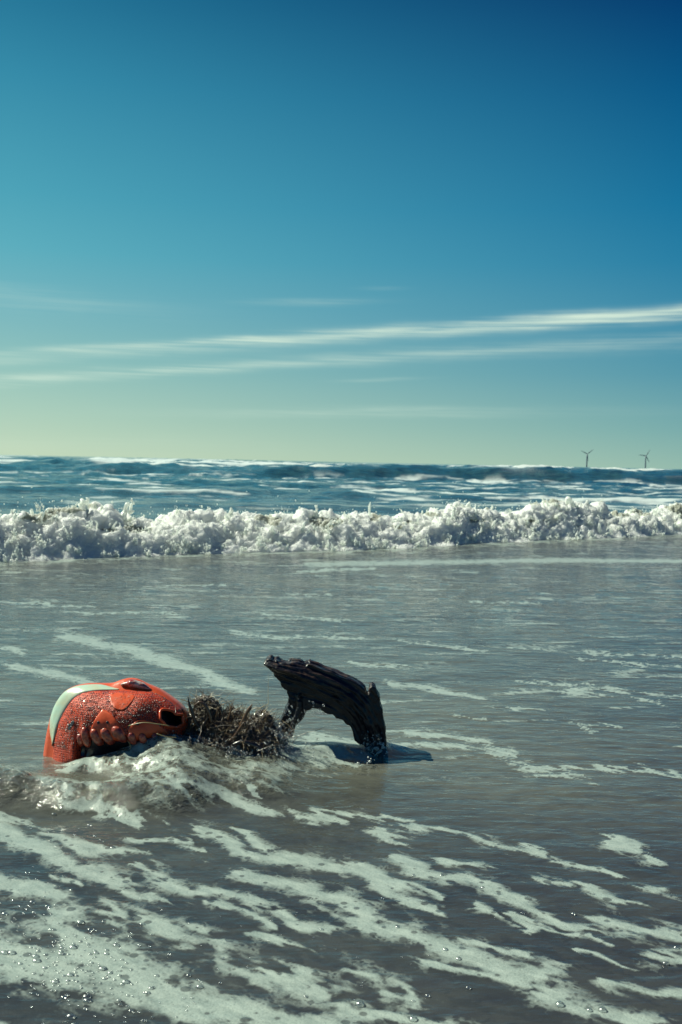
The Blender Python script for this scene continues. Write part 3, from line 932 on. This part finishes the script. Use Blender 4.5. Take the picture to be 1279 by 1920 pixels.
def closed(pts, n_):
    p = np.array([zp(*q) for q in pts])
    k = len(p)
    p3 = np.vstack([p[-3:], p, p[:3]])
    s3 = np.column_stack([p3, np.zeros(len(p3))])
    t = np.concatenate([[0], np.cumsum(np.linalg.norm(np.diff(s3, axis=0), axis=1))])
    fine = spline(s3, 1600)[:, :2]
    ts = np.linspace(0, t[-1], 1600)
    a, b = t[3], t[3 + k]
    want = np.linspace(a, b, n_, endpoint=False)
    return np.column_stack([np.interp(want, ts, fine[:, 0]), np.interp(want, ts, fine[:, 1])])


OUTER = [(128, 800), (132, 700), (140, 620), (155, 520), (178, 425), (212, 348), (258, 292), (320, 258), (400, 240), (500, 236), (570, 232), (625, 212), (680, 198), (735, 203), (800, 232), (880, 264), (960, 312),
         (1035, 368), (1080, 420), (1088, 520), (1060, 640), (960, 720), (700, 760), (420, 830), (200, 870)]
UPPER = [(224, 800), (218, 700), (222, 620), (234, 540), (258, 462), (294, 390), (338, 330), (392, 294), (470, 277), (560, 270), (640, 268), (720, 268), (790, 272), (860, 284), (935, 315),
         (1005, 362), (1056, 410), (1066, 460), (1066, 540), (1036, 640), (930, 690), (690, 715), (430, 780), (270, 830)]
NA = 200
o_, u_ = closed(OUTER, NA), closed(UPPER, NA)
# align start points by nearest angle so that the side wall does not twist
cx, cz = zp(620, 560)


def by_angle(p):
    ang = np.arctan2(p[:, 1] - cz, p[:, 0] - cx)
    i = np.argsort(ang)
    th = np.linspace(-math.pi, math.pi, NA, endpoint=False)
    r = np.interp(th, ang[i], np.hypot(p[i, 0] - cx, p[i, 1] - cz), period=2 * math.pi)
    return np.column_stack([cx + r * np.cos(th), cz + r * np.sin(th)]), th


o_, TH = by_angle(o_)
u_, _ = by_angle(u_)
shoe = bpy.data.objects.new('sports_shoe', None)
COL.objects.link(shoe)
shoe.location = SLOC
shoe.rotation_euler = (math.radians(-8), 0, 0)
tag(shoe, 'wet orange mesh sports shoe with a pale green sole edge, washed up on its side', 'shoe')


def dome_y(x, z, r):
    """distance of the upper's skin towards the viewer"""
    H = np.interp(x, [zp(200, 0)[0], zp(450, 0)[0], zp(800, 0)[0], zp(1060, 0)[0]], [.040, .062, .078, .070])
    return H * np.clip(1 - r ** 2.6, 0, 1) ** .62


def upper_point(th, r):
    ox = np.interp(th, TH, u_[:, 0], period=2 * math.pi)
    oz = np.interp(th, TH, u_[:, 1], period=2 * math.pi)
    x, z = cx + r * (ox - cx), cz + r * (oz - cz)
    y = dome_y(x, z, r)
    # crease along the throat and slack folds of the toe
    zz = (SV - z / SK - 1220) / .2815
    xx = (x / SK + SU - 40) / .2815
    thr = np.exp(-((zz - (640 - .05 * (xx - 600))) / 62) ** 2) * sstep(xx, 390, 450) * (1 - sstep(xx, 1000, 1060))
    y = y - .030 * thr
    y = y - .006 * np.exp(-((xx - 400 - .12 * (zz - 400)) / 26) ** 2) * sstep(zz, 380, 520)
    y = y + .0022 * fbm(x * 30, z * 30, 3.3, 2)
    return np.stack([x, -y - .004, z], -1), xx, zz


def skin(xx, zz, lift=0.0):
    """point on the upper below an enlarged-photo position"""
    x, z = (40 + xx * .2815 - SU) * SK, (SV - 1220 - zz * .2815) * SK
    th = np.arctan2(z - cz, x - cx)
    ox = np.interp(th, TH, u_[:, 0], period=2 * math.pi)
    oz = np.interp(th, TH, u_[:, 1], period=2 * math.pi)
    r = np.hypot(x - cx, z - cz) / np.hypot(ox - cx, oz - cz)
    p, _, _ = upper_point(th, np.minimum(r, .999))
    p[..., 1] -= lift
    return p


NR = 90
RR, TT = np.meshgrid(np.linspace(.0, 1, NR), TH, indexing='ij')
UP, XX, ZZ = upper_point(TT, RR)
HC = (1008, 440, 64, 50)                      # ankle opening


def ragged(a):
    return 1 + .16 * np.sin(2 * a + .6) + .10 * np.sin(3 * a + 2.2) + .05 * np.sin(7 * a)


def in_hole(xx, zz):
    dx, dz = (xx - HC[0]) / HC[2], (zz - HC[1] - .25 * (xx - HC[0])) / HC[3]
    return (dx ** 2 + dz ** 2) / ragged(np.arctan2(dz, dx)) ** 2


q = grid_faces(NR, NA, True)
fc = q.mean  # noqa
fx, fz = XX.ravel()[q].mean(1), ZZ.ravel()[q].mean(1)
keep = (in_hole(fx, fz) > 1) | (q.max(1) < NA * 3)
upper_me = np_mesh('upper', UP.reshape(-1, 3), q[keep])


def orange(t, c):
    n_ = t.noise(c, 25, 4, .6)
    v = t.n('ShaderNodeTexVoronoi', {'Vector': c, 'Scale': 230.0, 'Randomness': .25})
    hol = t.smooth(v.outputs['Distance'], .26, .50)
    patch = t.smooth(t.noise(c, 26, 3, .6), .36, .58)
    bs = t.mix(n_, (.42, .036, .016, 1), (.62, .076, .026, 1))
    dk = t.mix(.9, bs, (.06, .010, .022, 1))
    scuff = t.smooth(t.noise(c, 70, 5, .75), .52, .68)
    bs = t.mix(t.m('MULTIPLY', scuff, .7), bs, (.10, .018, .030, 1))
    return t.mix(t.m('MULTIPLY', t.m('SUBTRACT', 1.0, hol), t.m('ADD', .35, t.m('MULTIPLY', patch, .65))), bs, dk)


def mesh_bump(t, c):
    v = t.n('ShaderNodeTexVoronoi', {'Vector': c, 'Scale': 230.0, 'Randomness': .25})
    return t.m('ADD', t.m('MULTIPLY', t.smooth(v.outputs['Distance'], .15, .45), .6), t.noise(c, 160, 5, .7)), 1.0, .0018


M_UPPER = principled('wet_orange_mesh', orange, .42, mesh_bump, coat=.07, spec=.22)
M_ORANGE = principled('wet_orange_rubber', lambda t, c: t.mix(t.noise(c, 40, 4, .6), (.54, .058, .018, 1), (.70, .11, .035, 1)), .34,
                      lambda t, c: (t.noise(c, 200, 4, .6), .35, .001), coat=.14, spec=.35)
M_MID = principled('pale_green_sole', lambda t, c: t.mix(t.smooth(t.noise(c, 22, 4, .6), .35, .7), (.42, .58, .47, 1), (.50, .50, .34, 1)), .25,
                   lambda t, c: (t.noise(c, 160, 3), .25, .001), coat=.4)
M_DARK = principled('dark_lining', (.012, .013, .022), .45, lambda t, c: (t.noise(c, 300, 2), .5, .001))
link('upper', upper_me, M_UPPER, shoe)

# sole: side wall from the upper's foot out to the sole edge, then round the back
rings = []
for k, (mixr, y, sc_) in enumerate(((0, -.003, 1.0), (.12, .001, 1.0), (.55, .006, 1.0), (.90, .013, 1.0), (1.0, .020, 1.0), (1.0, .030, 1.0), (.95, .037, 1.0), (.80, .041, .9), (.5, .042, .6), (.2, .042, .2))):
    p = u_ + (o_ - u_) * mixr
    p = np.array([cx, cz]) + (p - np.array([cx, cz])) * sc_
    rings.append(np.stack([p[:, 0], np.full(NA, y), p[:, 1]], -1))
SO = np.array(rings)
link('outsole', np_mesh('outsole', SO.reshape(-1, 3), grid_faces(len(rings), NA, True)), M_ORANGE, shoe)

# pale sole edge, a tapering band lying on the side wall
ob = spline([(*zp(*p), 0) for p in ((203, 646), (178, 580), (172, 500), (188, 418), (219, 350), (262, 296), (326, 261), (400, 246), (480, 241), (560, 248), (630, 262))], 70)
ib_ = spline([(*zp(*p), 0) for p in ((210, 642), (226, 590), (240, 530), (268, 458), (304, 390), (347, 333), (400, 297), (462, 281), (524, 273), (578, 269), (632, 265))], 70)
band = []
for k, w_ in enumerate(np.linspace(-.02, 1.02, 9)):
    p = ob[:, :2] + (ib_[:, :2] - ob[:, :2]) * w_
    bulge = .0035 * (1 - (2 * w_ - 1) ** 4) - .002
    yy = .012 * (1 - w_) - .009 * w_ - bulge - .003
    band.append(np.stack([p[:, 0], np.broadcast_to(yy, 70), p[:, 1]], -1))
back = [b.copy() for b in (band[-1], band[0])]
for b in back:
    b[:, 1] += .008
band = np.array(band + back)
link('midsole', np_mesh('midsole', band.reshape(-1, 3), np.vstack([grid_faces(11, 70), ])), M_MID, shoe)

# scuffed pale patch on the bulge of the sole
hp = spline([(*zp(*p)[:1], d, zp(*p)[1]) for p, d in (((640, 240), .004), ((690, 228), .005), ((740, 232), .006), ((800, 250), .006), ((840, 264), .005))], 30)
V_, T_ = tube(hp, SK * 3.55 * np.interp(np.linspace(0, 1, 30), [0, .3, .7, 1], [.3, 2.2, 1.8, .3]), 12, squash=1.5)
V_ = V_ + .0015 * np.stack([fbm(V_[:, 0] * 60, V_[:, 1] * 60, V_[:, 2] * 60 + k, 2) for k in (0, 7, 13)], -1)
M_HEEL = principled('scuffed_rubber', lambda t, c: t.mix(t.smooth(t.noise(c, 60, 4, .6), .42, .6), (.30, .040, .035, 1), (.55, .45, .40, 1)), .28, lambda t, c: (t.noise(c, 140, 4), .5, .002), coat=.5)
link('sole_patch', np_mesh('sole_patch', V_, T_), M_HEEL, shoe)

# lining inside the ankle opening and its collar
th = np.linspace(0, 2 * math.pi, 48, endpoint=False)


def hole_ring(s, deep):
    s = s * ragged(th)
    xx = HC[0] + HC[2] * s * np.cos(th)
    zz = HC[1] + .25 * HC[2] * s * np.cos(th) + HC[3] * s * np.sin(th)
    p = skin(xx, zz)
    p[:, 1] += deep
    return p


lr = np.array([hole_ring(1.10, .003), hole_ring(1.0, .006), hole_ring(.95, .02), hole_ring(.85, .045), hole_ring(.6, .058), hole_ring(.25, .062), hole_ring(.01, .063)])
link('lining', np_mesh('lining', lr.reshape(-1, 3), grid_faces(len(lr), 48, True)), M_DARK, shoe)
ring = hole_ring(1.04, -.001)
ring = np.vstack([ring, ring[:1]])
V_, T_ = tube(ring, .0028, 10, cap=False)
link('collar', np_mesh('collar', V_, T_), M_ORANGE, shoe)


def overlay(name, poly, lift, mat):
    """a smooth panel sewn onto the upper"""
    p = np.array(poly, float)
    c0 = p.mean(0)
    pc = np.vstack([p, p[:1]])
    s_ = np.column_stack([pc, np.zeros(len(pc))])
    o2 = spline(s_, 60)[:-1, :2]
    rs = [0.02, .25, .5, .75, .92, 1.0, 1.03]
    lf = [1, 1, 1, 1, 1, .8, -.6]
    V_ = np.array([skin(*(c0 + (o2 - c0) * r).T, lift * l) for r, l in zip(rs, lf)])
    return link(name, np_mesh(name, V_.reshape(-1, 3), grid_faces(len(rs), 59, True)), mat, shoe)


st1 = overlay('eyelet_stay', [(572, 378), (620, 398), (685, 455), (735, 532), (720, 560), (620, 560), (505, 545), (512, 500), (535, 440)], .0028, M_ORANGE)
st2 = overlay('eyelet_stay', [(772, 466), (812, 440), (870, 440), (930, 465), (985, 520), (1000, 545), (900, 560), (765, 545), (758, 500)], .0028, M_ORANGE)
st3 = overlay('toe_panel', [(598, 285), (690, 285), (760, 300), (700, 380), (660, 372), (610, 330)], .0016, M_ORANGE)
for (xx, zz), par in (((560, 458), st1), ((620, 455), st1), ((812, 461), st2)):
    c_ = skin(np.array([xx]), np.array([zz]), .0036)[0]
    V_, T_ = tube([c_ + (0, .004, 0), c_ + (0, .0002, 0), c_ + (0, -.0004, 0)], [.0027, .0029, .0022], 16)
    link('eyelet', np_mesh('eyelet', V_, T_), M_DARK, par)

M_LACE = principled('wet_lace', lambda t, c: t.mix(t.smooth(t.noise(c, 110, 4, .6), .4, .65), (.20, .028, .022, 1), (.55, .10, .045, 1)), .3, lambda t, c: (t.noise(c, 220, 4), .8, .0015), coat=.5)
# lace loops standing over the throat
for (x0, z0), (x1, z1), r_ in (((462, 492), (490, 622), 24), ((520, 500), (580, 604), 27), ((588, 492), (655, 594), 29), ((655, 482), (745, 572), 31), ((770, 512), (796, 590), 22), ((832, 520), (862, 590), 22), ((905, 522), (935, 585), 20), ((428, 540), (440, 620), 18)):
    t_ = np.linspace(0, 1, 12)
    xs, zs = x0 + (x1 - x0) * t_, z0 + (z1 - z0) * t_
    p = skin(xs, zs, 0.0)
    p[:, 1] = np.linspace(p[0, 1], p[0, 1] + .010, 12) - .004 * np.sin(t_ * math.pi) - .001
    V_, T_ = tube(p, SK * .2815 * r_ * 1.15 * (1 - .7 * np.abs(2 * t_ - 1) ** 4), 12, squash=.8)
    link('lace_loop', np_mesh('lace_loop', V_, T_), M_LACE, shoe)
# tears in the mesh
for poly in ([(332, 512), (345, 488), (372, 462), (384, 466), (366, 496), (346, 522)], [(842, 500), (880, 486), (930, 496), (960, 520), (920, 532), (860, 528)]):
    overlay('tear', poly, .0009, M_DARK)
# tongue in the throat, the shade and water there painted into its colour
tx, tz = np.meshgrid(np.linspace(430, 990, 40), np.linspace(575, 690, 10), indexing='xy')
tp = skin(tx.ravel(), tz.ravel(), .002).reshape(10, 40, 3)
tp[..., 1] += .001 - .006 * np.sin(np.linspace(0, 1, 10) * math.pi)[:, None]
link('tongue', np_mesh('tongue', tp.reshape(-1, 3), grid_faces(10, 40)), principled('shaded_tongue', lambda t, c: t.mix(t.noise(c, 60, 4), (.03, .012, .018, 1), (.015, .03, .04, 1)), .3, coat=.4), shoe)

# water beads on shoe
M_DROP = None


def drop_material():
    mt, t = material('water_drop')
    g = t.n('ShaderNodeBsdfGlossy', {'Color': (1, 1, 1, 1), 'Roughness': .2})
    tr = t.n('ShaderNodeBsdfTransparent', {'Color': (.93, .95, .94, 1)})
    fr = t.n('ShaderNodeFresnel', {'IOR': 1.33})
    fr2 = t.m('ADD', t.m('MULTIPLY', fr, .9), .06, clamp=True)
    t.n('ShaderNodeOutputMaterial', {0: t.n('ShaderNodeMixShader', {0: fr2, 1: tr, 2: g})})
    return mt


M_DROP = drop_material()
k = 1500
xs, zs = rng.uniform(170, 1000, k), rng.uniform(275, 640, k)
p = skin(xs, zs, .0008)
ok = in_hole(xs, zs) > 1.2
V_, T_ = blobs(p[ok], np.clip(rng.lognormal(-6.75, .4, ok.sum()), .0005, .0022))
db = link('water_bead', np_mesh('water_bead', V_, T_), M_DROP, shoe)
db['kind'] = 'stuff'

# ------------------------------------------------------------------ tangle of weed and roots between shoe and driftwood
CK = 2.04 / F_PX
CU, CV = 425, 1418
CLOC = ground(CU, CV)
clump = bpy.data.objects.new('weed_tangle', None)
COL.objects.link(clump)
clump.location = CLOC
tag(clump, 'brown tangle of wet seaweed, roots and straw between the orange shoe and the driftwood', 'seaweed')


def cp(u, v, y=0.0):
    return np.array([(u - CU) * CK, y, (CV - v) * CK])


# lumpy body
lumps = [(345, 1380, 22, .0), (372, 1362, 26, .01), (385, 1335, 20, .015), (378, 1322, 13, .015), (410, 1370, 28, .0), (440, 1366, 24, .01), (470, 1368, 23, .005), (492, 1372, 22, .0),
         (505, 1390, 22, -.005), (480, 1400, 34, -.02), (430, 1402, 38, -.02), (380, 1402, 36, -.015), (345, 1405, 28, -.01), (455, 1375, 28, -.015), (515, 1405, 18, -.005), (322, 1412, 22, -.005), (487, 1352, 15, .012), (430, 1345, 15, .015)]
parts = []
for u, v, r, y in lumps:
    c_ = cp(u, v, y)
    parts.append(blobs([c_], [r * CK], [(1.15, 1.25, .9)], sub=3))
core_me = remeshed(parts, .0030, 'weed_body')
n = len(core_me.vertices)
co = np.empty(n * 3, np.float32)
no = np.empty(n * 3, np.float32)
core_me.vertices.foreach_get('co', co)
core_me.vertices.foreach_get('normal', no)
co, no = co.reshape(-1, 3).astype(float), no.reshape(-1, 3).astype(float)
d_ = .014 * billow(co[:, 0] * 32, co[:, 1] * 32, co[:, 2] * 32, 4, .6) + .006 * fbm(co[:, 0] * 140, co[:, 1] * 140, co[:, 2] * 140, 2) - .006
co = co + no * d_[:, None]
core_me.vertices.foreach_set('co', co.astype(np.float32).ravel())
core_me.polygons.foreach_set('use_smooth', np.ones(len(core_me.polygons), bool))
wetf = sstep(fbm(co[:, 0] * 14, co[:, 1] * 14, co[:, 2] * 18 + 4, 3), -.3, .15) * sstep(.078 - co[:, 2], .0, .03) * sstep(co[:, 2], .0, .015)
at_ = core_me.attributes.new('froth', 'FLOAT', 'POINT')
at_.data.foreach_set('value', wetf.astype(np.float32))


def weed_colour(t, c):
    f = t.n('ShaderNodeAttribute', attribute_name='froth').outputs['Fac']
    n_ = t.noise(c, 90, 5, .7)
    b = t.mix(t.smooth(n_, .35, .65), (.012, .011, .015, 1), (.10, .070, .042, 1))
    k = t.smooth(t.m('ADD', f, t.m('MULTIPLY', t.m('SUBTRACT', t.noise(c, 160, 3), .5), .9)), .45, .8)
    return t.mix(t.m('MULTIPLY', k, .85), b, (.55, .58, .53, 1))


M_WEED = principled('wet_weed', weed_colour, .30, lambda t, c: (t.noise(c, 260, 4, .7), 1.0, .004), coat=.4)
link('weed_body', core_me, M_WEED, clump)

# fibres
VS, TS, AT = [], [], []
off = 0
cand = np.nonzero((co[:, 2] > .004) & (no[:, 1] < .55))[0]
for i in range(4200):
    j = cand[rng.integers(len(cand))]
    p0, nn = co[j], no[j]
    d = rng.normal(size=3)
    d = d - nn * (d @ nn) * .8 + nn * abs(rng.normal(.10, .25)) + np.array([0, 0, .15 if p0[2] > .06 else -.2])
    d /= np.linalg.norm(d)
    limp = i % 14 == 0
    L = rng.uniform(.05, .11) if limp else np.clip(rng.lognormal(-3.9, .45), .008, .055)
    bend = rng.normal(size=3) * .9
    pts = [p0 - nn * .002]
    for s in range(5):
        d = d + bend * .45 + rng.normal(size=3) * .35 + np.array([0, -.12, -.55]) * (1.0 if limp else .12 * s)
        d /= np.linalg.norm(d)
        pts.append(pts[-1] + d * L / 5)
    r_ = rng.uniform(.0003, .0006)
    v_, t_ = tube(pts, r_ * np.array([1.2, 1.1, 1, .9, .7, .4]), 3, cap=False)
    VS.append(v_)
    TS.append(t_ + off)
    AT.append(np.full(len(v_), rng.random() * np.clip(.45 + p0[2] * 7, .45, 1)))
    off += len(v_)


def fibre_colour(t, c):
    a = t.n('ShaderNodeAttribute', attribute_name='tone').outputs['Fac']
    return t.ramp(a, [(0, (.015, .012, .014)), (.35, (.05, .032, .024)), (.6, (.15, .095, .05)), (.82, (.34, .26, .15)), (1, (.52, .48, .38))])


M_FIBRE = principled('wet_fibre', fibre_colour, .35, coat=.4)
fb_ = link('fibre', np_mesh('fibre', np.vstack(VS), np.vstack(TS), {'tone': np.concatenate(AT)}), M_FIBRE, clump)
fb_['kind'] = 'stuff'
M_TWIG = principled('dark_twig', lambda t, c: t.mix(t.noise(c, 80, 4), (.010, .009, .014, 1), (.05, .032, .02, 1)), .3, coat=.4)
M_BROWN = principled('brown_twig', lambda t, c: t.mix(t.noise(c, 120, 4), (.05, .026, .014, 1), (.17, .09, .045, 1)), .35, coat=.3)
M_STRAW = principled('wet_straw', lambda t, c: t.mix(t.noise(c, 150, 3), (.22, .16, .06, 1), (.38, .31, .15, 1)), .4, coat=.2)
for name, pts, r_, mat in (
        ('blade', [(356, 1302, .6), (359, 1316, 2.4), (365, 1332, 3.2), (371, 1350, 2.6), (380, 1360, 1.8), (390, 1370, 1.2)], 1, M_TWIG),
        ('twig', [(473, 1313, 1.0), (469, 1320, 3.0), (463, 1330, 3.0), (458, 1342, 3.4), (452, 1352, 3.0), (444, 1366, 2.2)], 1, M_BROWN),
        ('strand', [(386, 1307, .9), (395, 1306, 1), (404, 1312, 1.1), (413, 1324, 1.2), (419, 1334, 1.1), (421, 1348, 1)], 1, M_TWIG),
        ('strand', [(476, 1336, .6), (482, 1326, .6), (492, 1319, .55), (502, 1314, .4)], 1, M_STRAW),
        ('strand', [(506, 1352, .7), (514, 1345, .6), (524, 1336, .5)], 1, M_TWIG),
        ('strand', [(340, 1309, .5), (352, 1312, .7), (364, 1316, .7)], 1, M_STRAW),
        ('root', [(372, 1370, 1.5), (392, 1384, 2.2), (412, 1388, 2.6), (432, 1380, 2.8), (446, 1364, 2.6), (456, 1348, 2.2), (462, 1340, 1.6)], 1, M_BROWN),
        ('root', [(425, 1402, 1.2), (440, 1396, 1.5), (456, 1388, 1.6), (475, 1386, 1.4), (500, 1385, 1.0)], 1, M_BROWN),
        ('root', [(372, 1312, 1.6), (380, 1306, 2.2), (390, 1312, 2.6), (398, 1326, 2.4), (402, 1342, 2.0)], 1, M_BROWN),
        ('twig', [(393, 1338, 1), (388, 1348, 2.2), (380, 1362, 1.6)], 1, M_TWIG),
        ('spike', [(344, 1326, .5), (347, 1336, 1.6), (352, 1352, 1.8)], 1, M_TWIG),
        ('spike', [(436, 1318, .4), (433, 1330, 1.3), (428, 1346, 1.6)], 1, M_BROWN),
        ('spike', [(497, 1334, .4), (491, 1344, 1.4), (484, 1358, 1.6)], 1, M_TWIG),
        ('spike', [(411, 1316, .4), (409, 1330, 1.2), (404, 1350, 1.6)], 1, M_BROWN),
        ('kelp_blade', [(330, 1392, 2), (350, 1384, 4.5), (372, 1388, 5), (392, 1396, 4), (410, 1404, 2)], 1, M_TWIG),
        ('kelp_blade', [(440, 1380, 2), (460, 1374, 4.5), (482, 1380, 4.5), (503, 1392, 3), (515, 1402, 1.5)], 1, M_TWIG),
        ('strand', [(385, 1372, .8), (398, 1366, .8), (412, 1358, .7)], 1, M_TWIG)):
    yoff = {'blade': -.030, 'twig': -.030, 'strand': -.018, 'root': -.052, 'spike': -.02, 'kelp_blade': -.064}[name]
    p = spline([(*cp(u, v, yoff), r * CK) for u, v, r in pts], 24)
    V_, T_ = tube(p[:, :3], np.maximum(p[:, 3], .0004), 8)
    link(name, np_mesh(name, V_, T_), mat, clump)

# straws caught on the shoe
for label, pts in (
        ('thin yellow straw hanging down across the front of the orange shoe', [(252, 1370, -.066), (257, 1376, -.070), (258, 1395, -.078), (263, 1416, -.074)]),
        ('long yellow straw lying across the dark opening of the orange shoe', [(256, 1340, -.079), (285, 1332, -.086), (305, 1334, -.085), (328, 1338, -.08)]),
        ('short yellow straw sticking out of the weed beside the shoe opening', [(306, 1353, -.08), (322, 1358, -.08), (340, 1362, -.07)])):
    p = spline([((u - SU) * SK, y, (SV - v) * SK) for u, v, y in pts], 16)
    V_, T_ = tube(p, .0009, 6)
    tag(link('straw', np_mesh('straw', V_, T_), M_STRAW, loc=SLOC), label, 'straw', 'straws caught on the shoe')

# ------------------------------------------------------------------ froth churned up round the weed and under the arch
parts = []
g0 = ground(CU, CV)


def froth(n_, line, su, sv, r0, r1, y0, flat):
    line = spline([(*p, 0) for p in line], 60)
    for _ in range(n_):
        a, b, _z = line[rng.integers(60)]
        a, b = a + rng.normal(0, su), b + rng.normal(0, sv)
        c_ = np.array([g0[0] + (a - CU) * CK, g0[1] + y0 + rng.normal(0, .01), max(.0, (CV - b) * CK)])
        parts.append(blobs([c_], [rng.uniform(r0, r1) * CK], [(1.5, 1.3, flat)], sub=1))


froth(170, [(318, 1404), (350, 1392), (378, 1386), (405, 1393), (436, 1394)], 12, 7, .8, 2.6, -.066, .5)
froth(90, [(440, 1400), (475, 1402), (512, 1392), (540, 1396)], 12, 7, .8, 2.4, -.07, .5)
froth(90, [(120, 1436), (180, 1428), (255, 1420), (290, 1410), (325, 1402)], 10, 4, 1.2, 3.2, -.088, .5)
froth(150, [(552, 1402), (590, 1418), (630, 1426), (668, 1420), (690, 1406)], 7, 3, .8, 2.6, -.034, .5)
froth(24, [(518, 1362), (534, 1376), (548, 1392)], 5, 9, 1.5, 3.5, .0, 1)
froth(60, [(688, 1402), (706, 1408), (728, 1400)], 6, 4, .8, 2.4, .02, .8)
fr_me = remeshed(parts, .0024, 'froth')
n = len(fr_me.vertices)
co = np.empty(n * 3, np.float32)
no = np.empty(n * 3, np.float32)
fr_me.vertices.foreach_get('co', co)
fr_me.vertices.foreach_get('normal', no)
co, no = co.reshape(-1, 3).astype(float), no.reshape(-1, 3).astype(float)
co += no * (.0075 * billow(co[:, 0] * 55, co[:, 1] * 55, co[:, 2] * 55, 3, .6) + .003 * fbm(co[:, 0] * 150, co[:, 1] * 150, co[:, 2] * 150, 2) - .004)[:, None]
fr_me.vertices.foreach_set('co', co.astype(np.float32).ravel())
fr_me.polygons.foreach_set('use_smooth', np.ones(len(fr_me.polygons), bool))


def froth_material():
    mt, t = material('froth')
    c = t.n('ShaderNodeTexCoord').outputs['Object']
    v = t.n('ShaderNodeTexVoronoi', {'Vector': c, 'Scale': 260.0})
    v2 = t.n('ShaderNodeTexVoronoi', {'Vector': c, 'Scale': 620.0})
    h = t.m('ADD', t.m('MULTIPLY', v.outputs['Distance'], .002), t.m('MULTIPLY', v2.outputs['Distance'], .0008))
    b = t.n('ShaderNodeBump', {'Height': h, 'Strength': 1.0, 'Distance': 1.0})
    p = t.n('ShaderNodeBsdfPrincipled', {'Base Color': t.mix(t.noise(c, 40, 4), (.42, .47, .45, 1), (.66, .70, .66, 1)), 'Roughness': .16, 'IOR': 1.33, 'Normal': b,
                                         'Subsurface Weight': .5, 'Subsurface Radius': (.02, .02, .02), 'Subsurface Scale': 1.0})
    tr = t.n('ShaderNodeBsdfTransparent', {'Color': (.92, .94, .93, 1)})
    k = t.smooth(t.m('ADD', t.noise(c, 34, 4, .6), t.m('MULTIPLY', v.outputs['Distance'], .25)), .42, .66)
    t.n('ShaderNodeOutputMaterial', {0: t.n('ShaderNodeMixShader', {0: t.m('ADD', .12, t.m('MULTIPLY', k, .85)), 1: tr, 2: p})})
    return mt


tag(link('froth', fr_me, froth_material()), 'white bubbly froth churned up against the weed and under the driftwood arch', 'foam', kind='stuff')

# ------------------------------------------------------------------ splashing drops round the wreckage
cc, rr = [], []


def throw(n_, u, v, su, sv, y, r=-6.7):
    for _ in range(n_):
        a, b = rng.normal(u, su), rng.normal(v, sv)
        g = ground(CU, CV)
        cc.append(np.array([g[0] + (a - CU) * CK, g[1] + y + rng.normal(0, .015), max(.004, (CV - b) * CK)]))
        rr.append(np.clip(rng.lognormal(r, .45), .0004, .0035))


throw(420, 345, 1400, 28, 18, -.075, -6.5)
throw(520, 440, 1402, 50, 14, -.08, -6.5)
throw(240, 525, 1385, 16, 22, -.04)
throw(60, 541, 1345, 8, 22, -.015)
throw(160, 560, 1405, 26, 14, -.03)
throw(70, 706, 1396, 12, 12, .045)
throw(60, 690, 1400, 16, 12, .02)
throw(80, 470, 1350, 60, 30, -.02, -7.0)
throw(60, 586, 1325, 8, 8, -.02, -6.9)
V_, T_ = blobs(cc, rr)
tag(link('splash_drops', np_mesh('splash_drops', V_, T_), M_DROP), 'clear drops splashing up around the weed and driftwood', 'spray', kind='stuff')

# ------------------------------------------------------------------ large bubbles floating in the near foam
def bubble_material():
    mt, t = material('foam_bubble')
    g = t.n('ShaderNodeBsdfGlossy', {'Color': (1, 1, 1, 1), 'Roughness': .24})
    tr = t.n('ShaderNodeBsdfTransparent', {'Color': (.96, .97, .97, 1)})
    fr = t.n('ShaderNodeFresnel', {'IOR': 1.33})
    t.n('ShaderNodeOutputMaterial', {0: t.n('ShaderNodeMixShader', {0: t.m('ADD', t.m('MULTIPLY', fr, .8), .12, clamp=True), 1: tr, 2: g})})
    return mt


cc, rr, st = [], [], []


def float_bubbles(n_, u, v, su, sv, r0, r1):
    for _ in range(n_):
        p = ground(rng.normal(u, su), rng.normal(v, sv))
        r = min(r0 * .75 * math.exp(rng.exponential(.42)), r1 * 1.5)
        cc.append(p + (0, 0, .001))
        rr.append(r)
        st.append((1.5, 1.0, .7))


float_bubbles(210, 120, 1800, 70, 40, .0012, .0026)
float_bubbles(70, 230, 1860, 90, 30, .0012, .0025)
float_bubbles(45, 40, 1690, 40, 40, .0011, .0022)
float_bubbles(30, 130, 1575, 60, 12, .0011, .0022)
float_bubbles(24, 40, 1510, 40, 10, .0010, .0018)
float_bubbles(80, 500, 1780, 260, 90, .0007, .0014)
for u, v, r in ((835, 1783, .004), (675, 1885, .0055), (775, 1913, .005), (1050, 1886, .0055), (1130, 1896, .005), (1105, 1896, .0035), (1248, 1808, .004), (1268, 1779, .004), (905, 1666, .003), (745, 1740, .003), (1075, 1715, .003), (775, 1643, .003), (828, 1643, .003), (860, 1800, .004)):
    cc.append(ground(u, v) + (0, 0, .001))
    rr.append(r)
    st.append((1, 1, .7))
V_, T_ = blobs(cc, rr, st, sub=2)
tag(link('foam_bubbles', np_mesh('foam_bubbles', V_, T_), bubble_material()), 'glinting bubbles floating in the foam nearest the viewer', 'bubbles', kind='stuff')
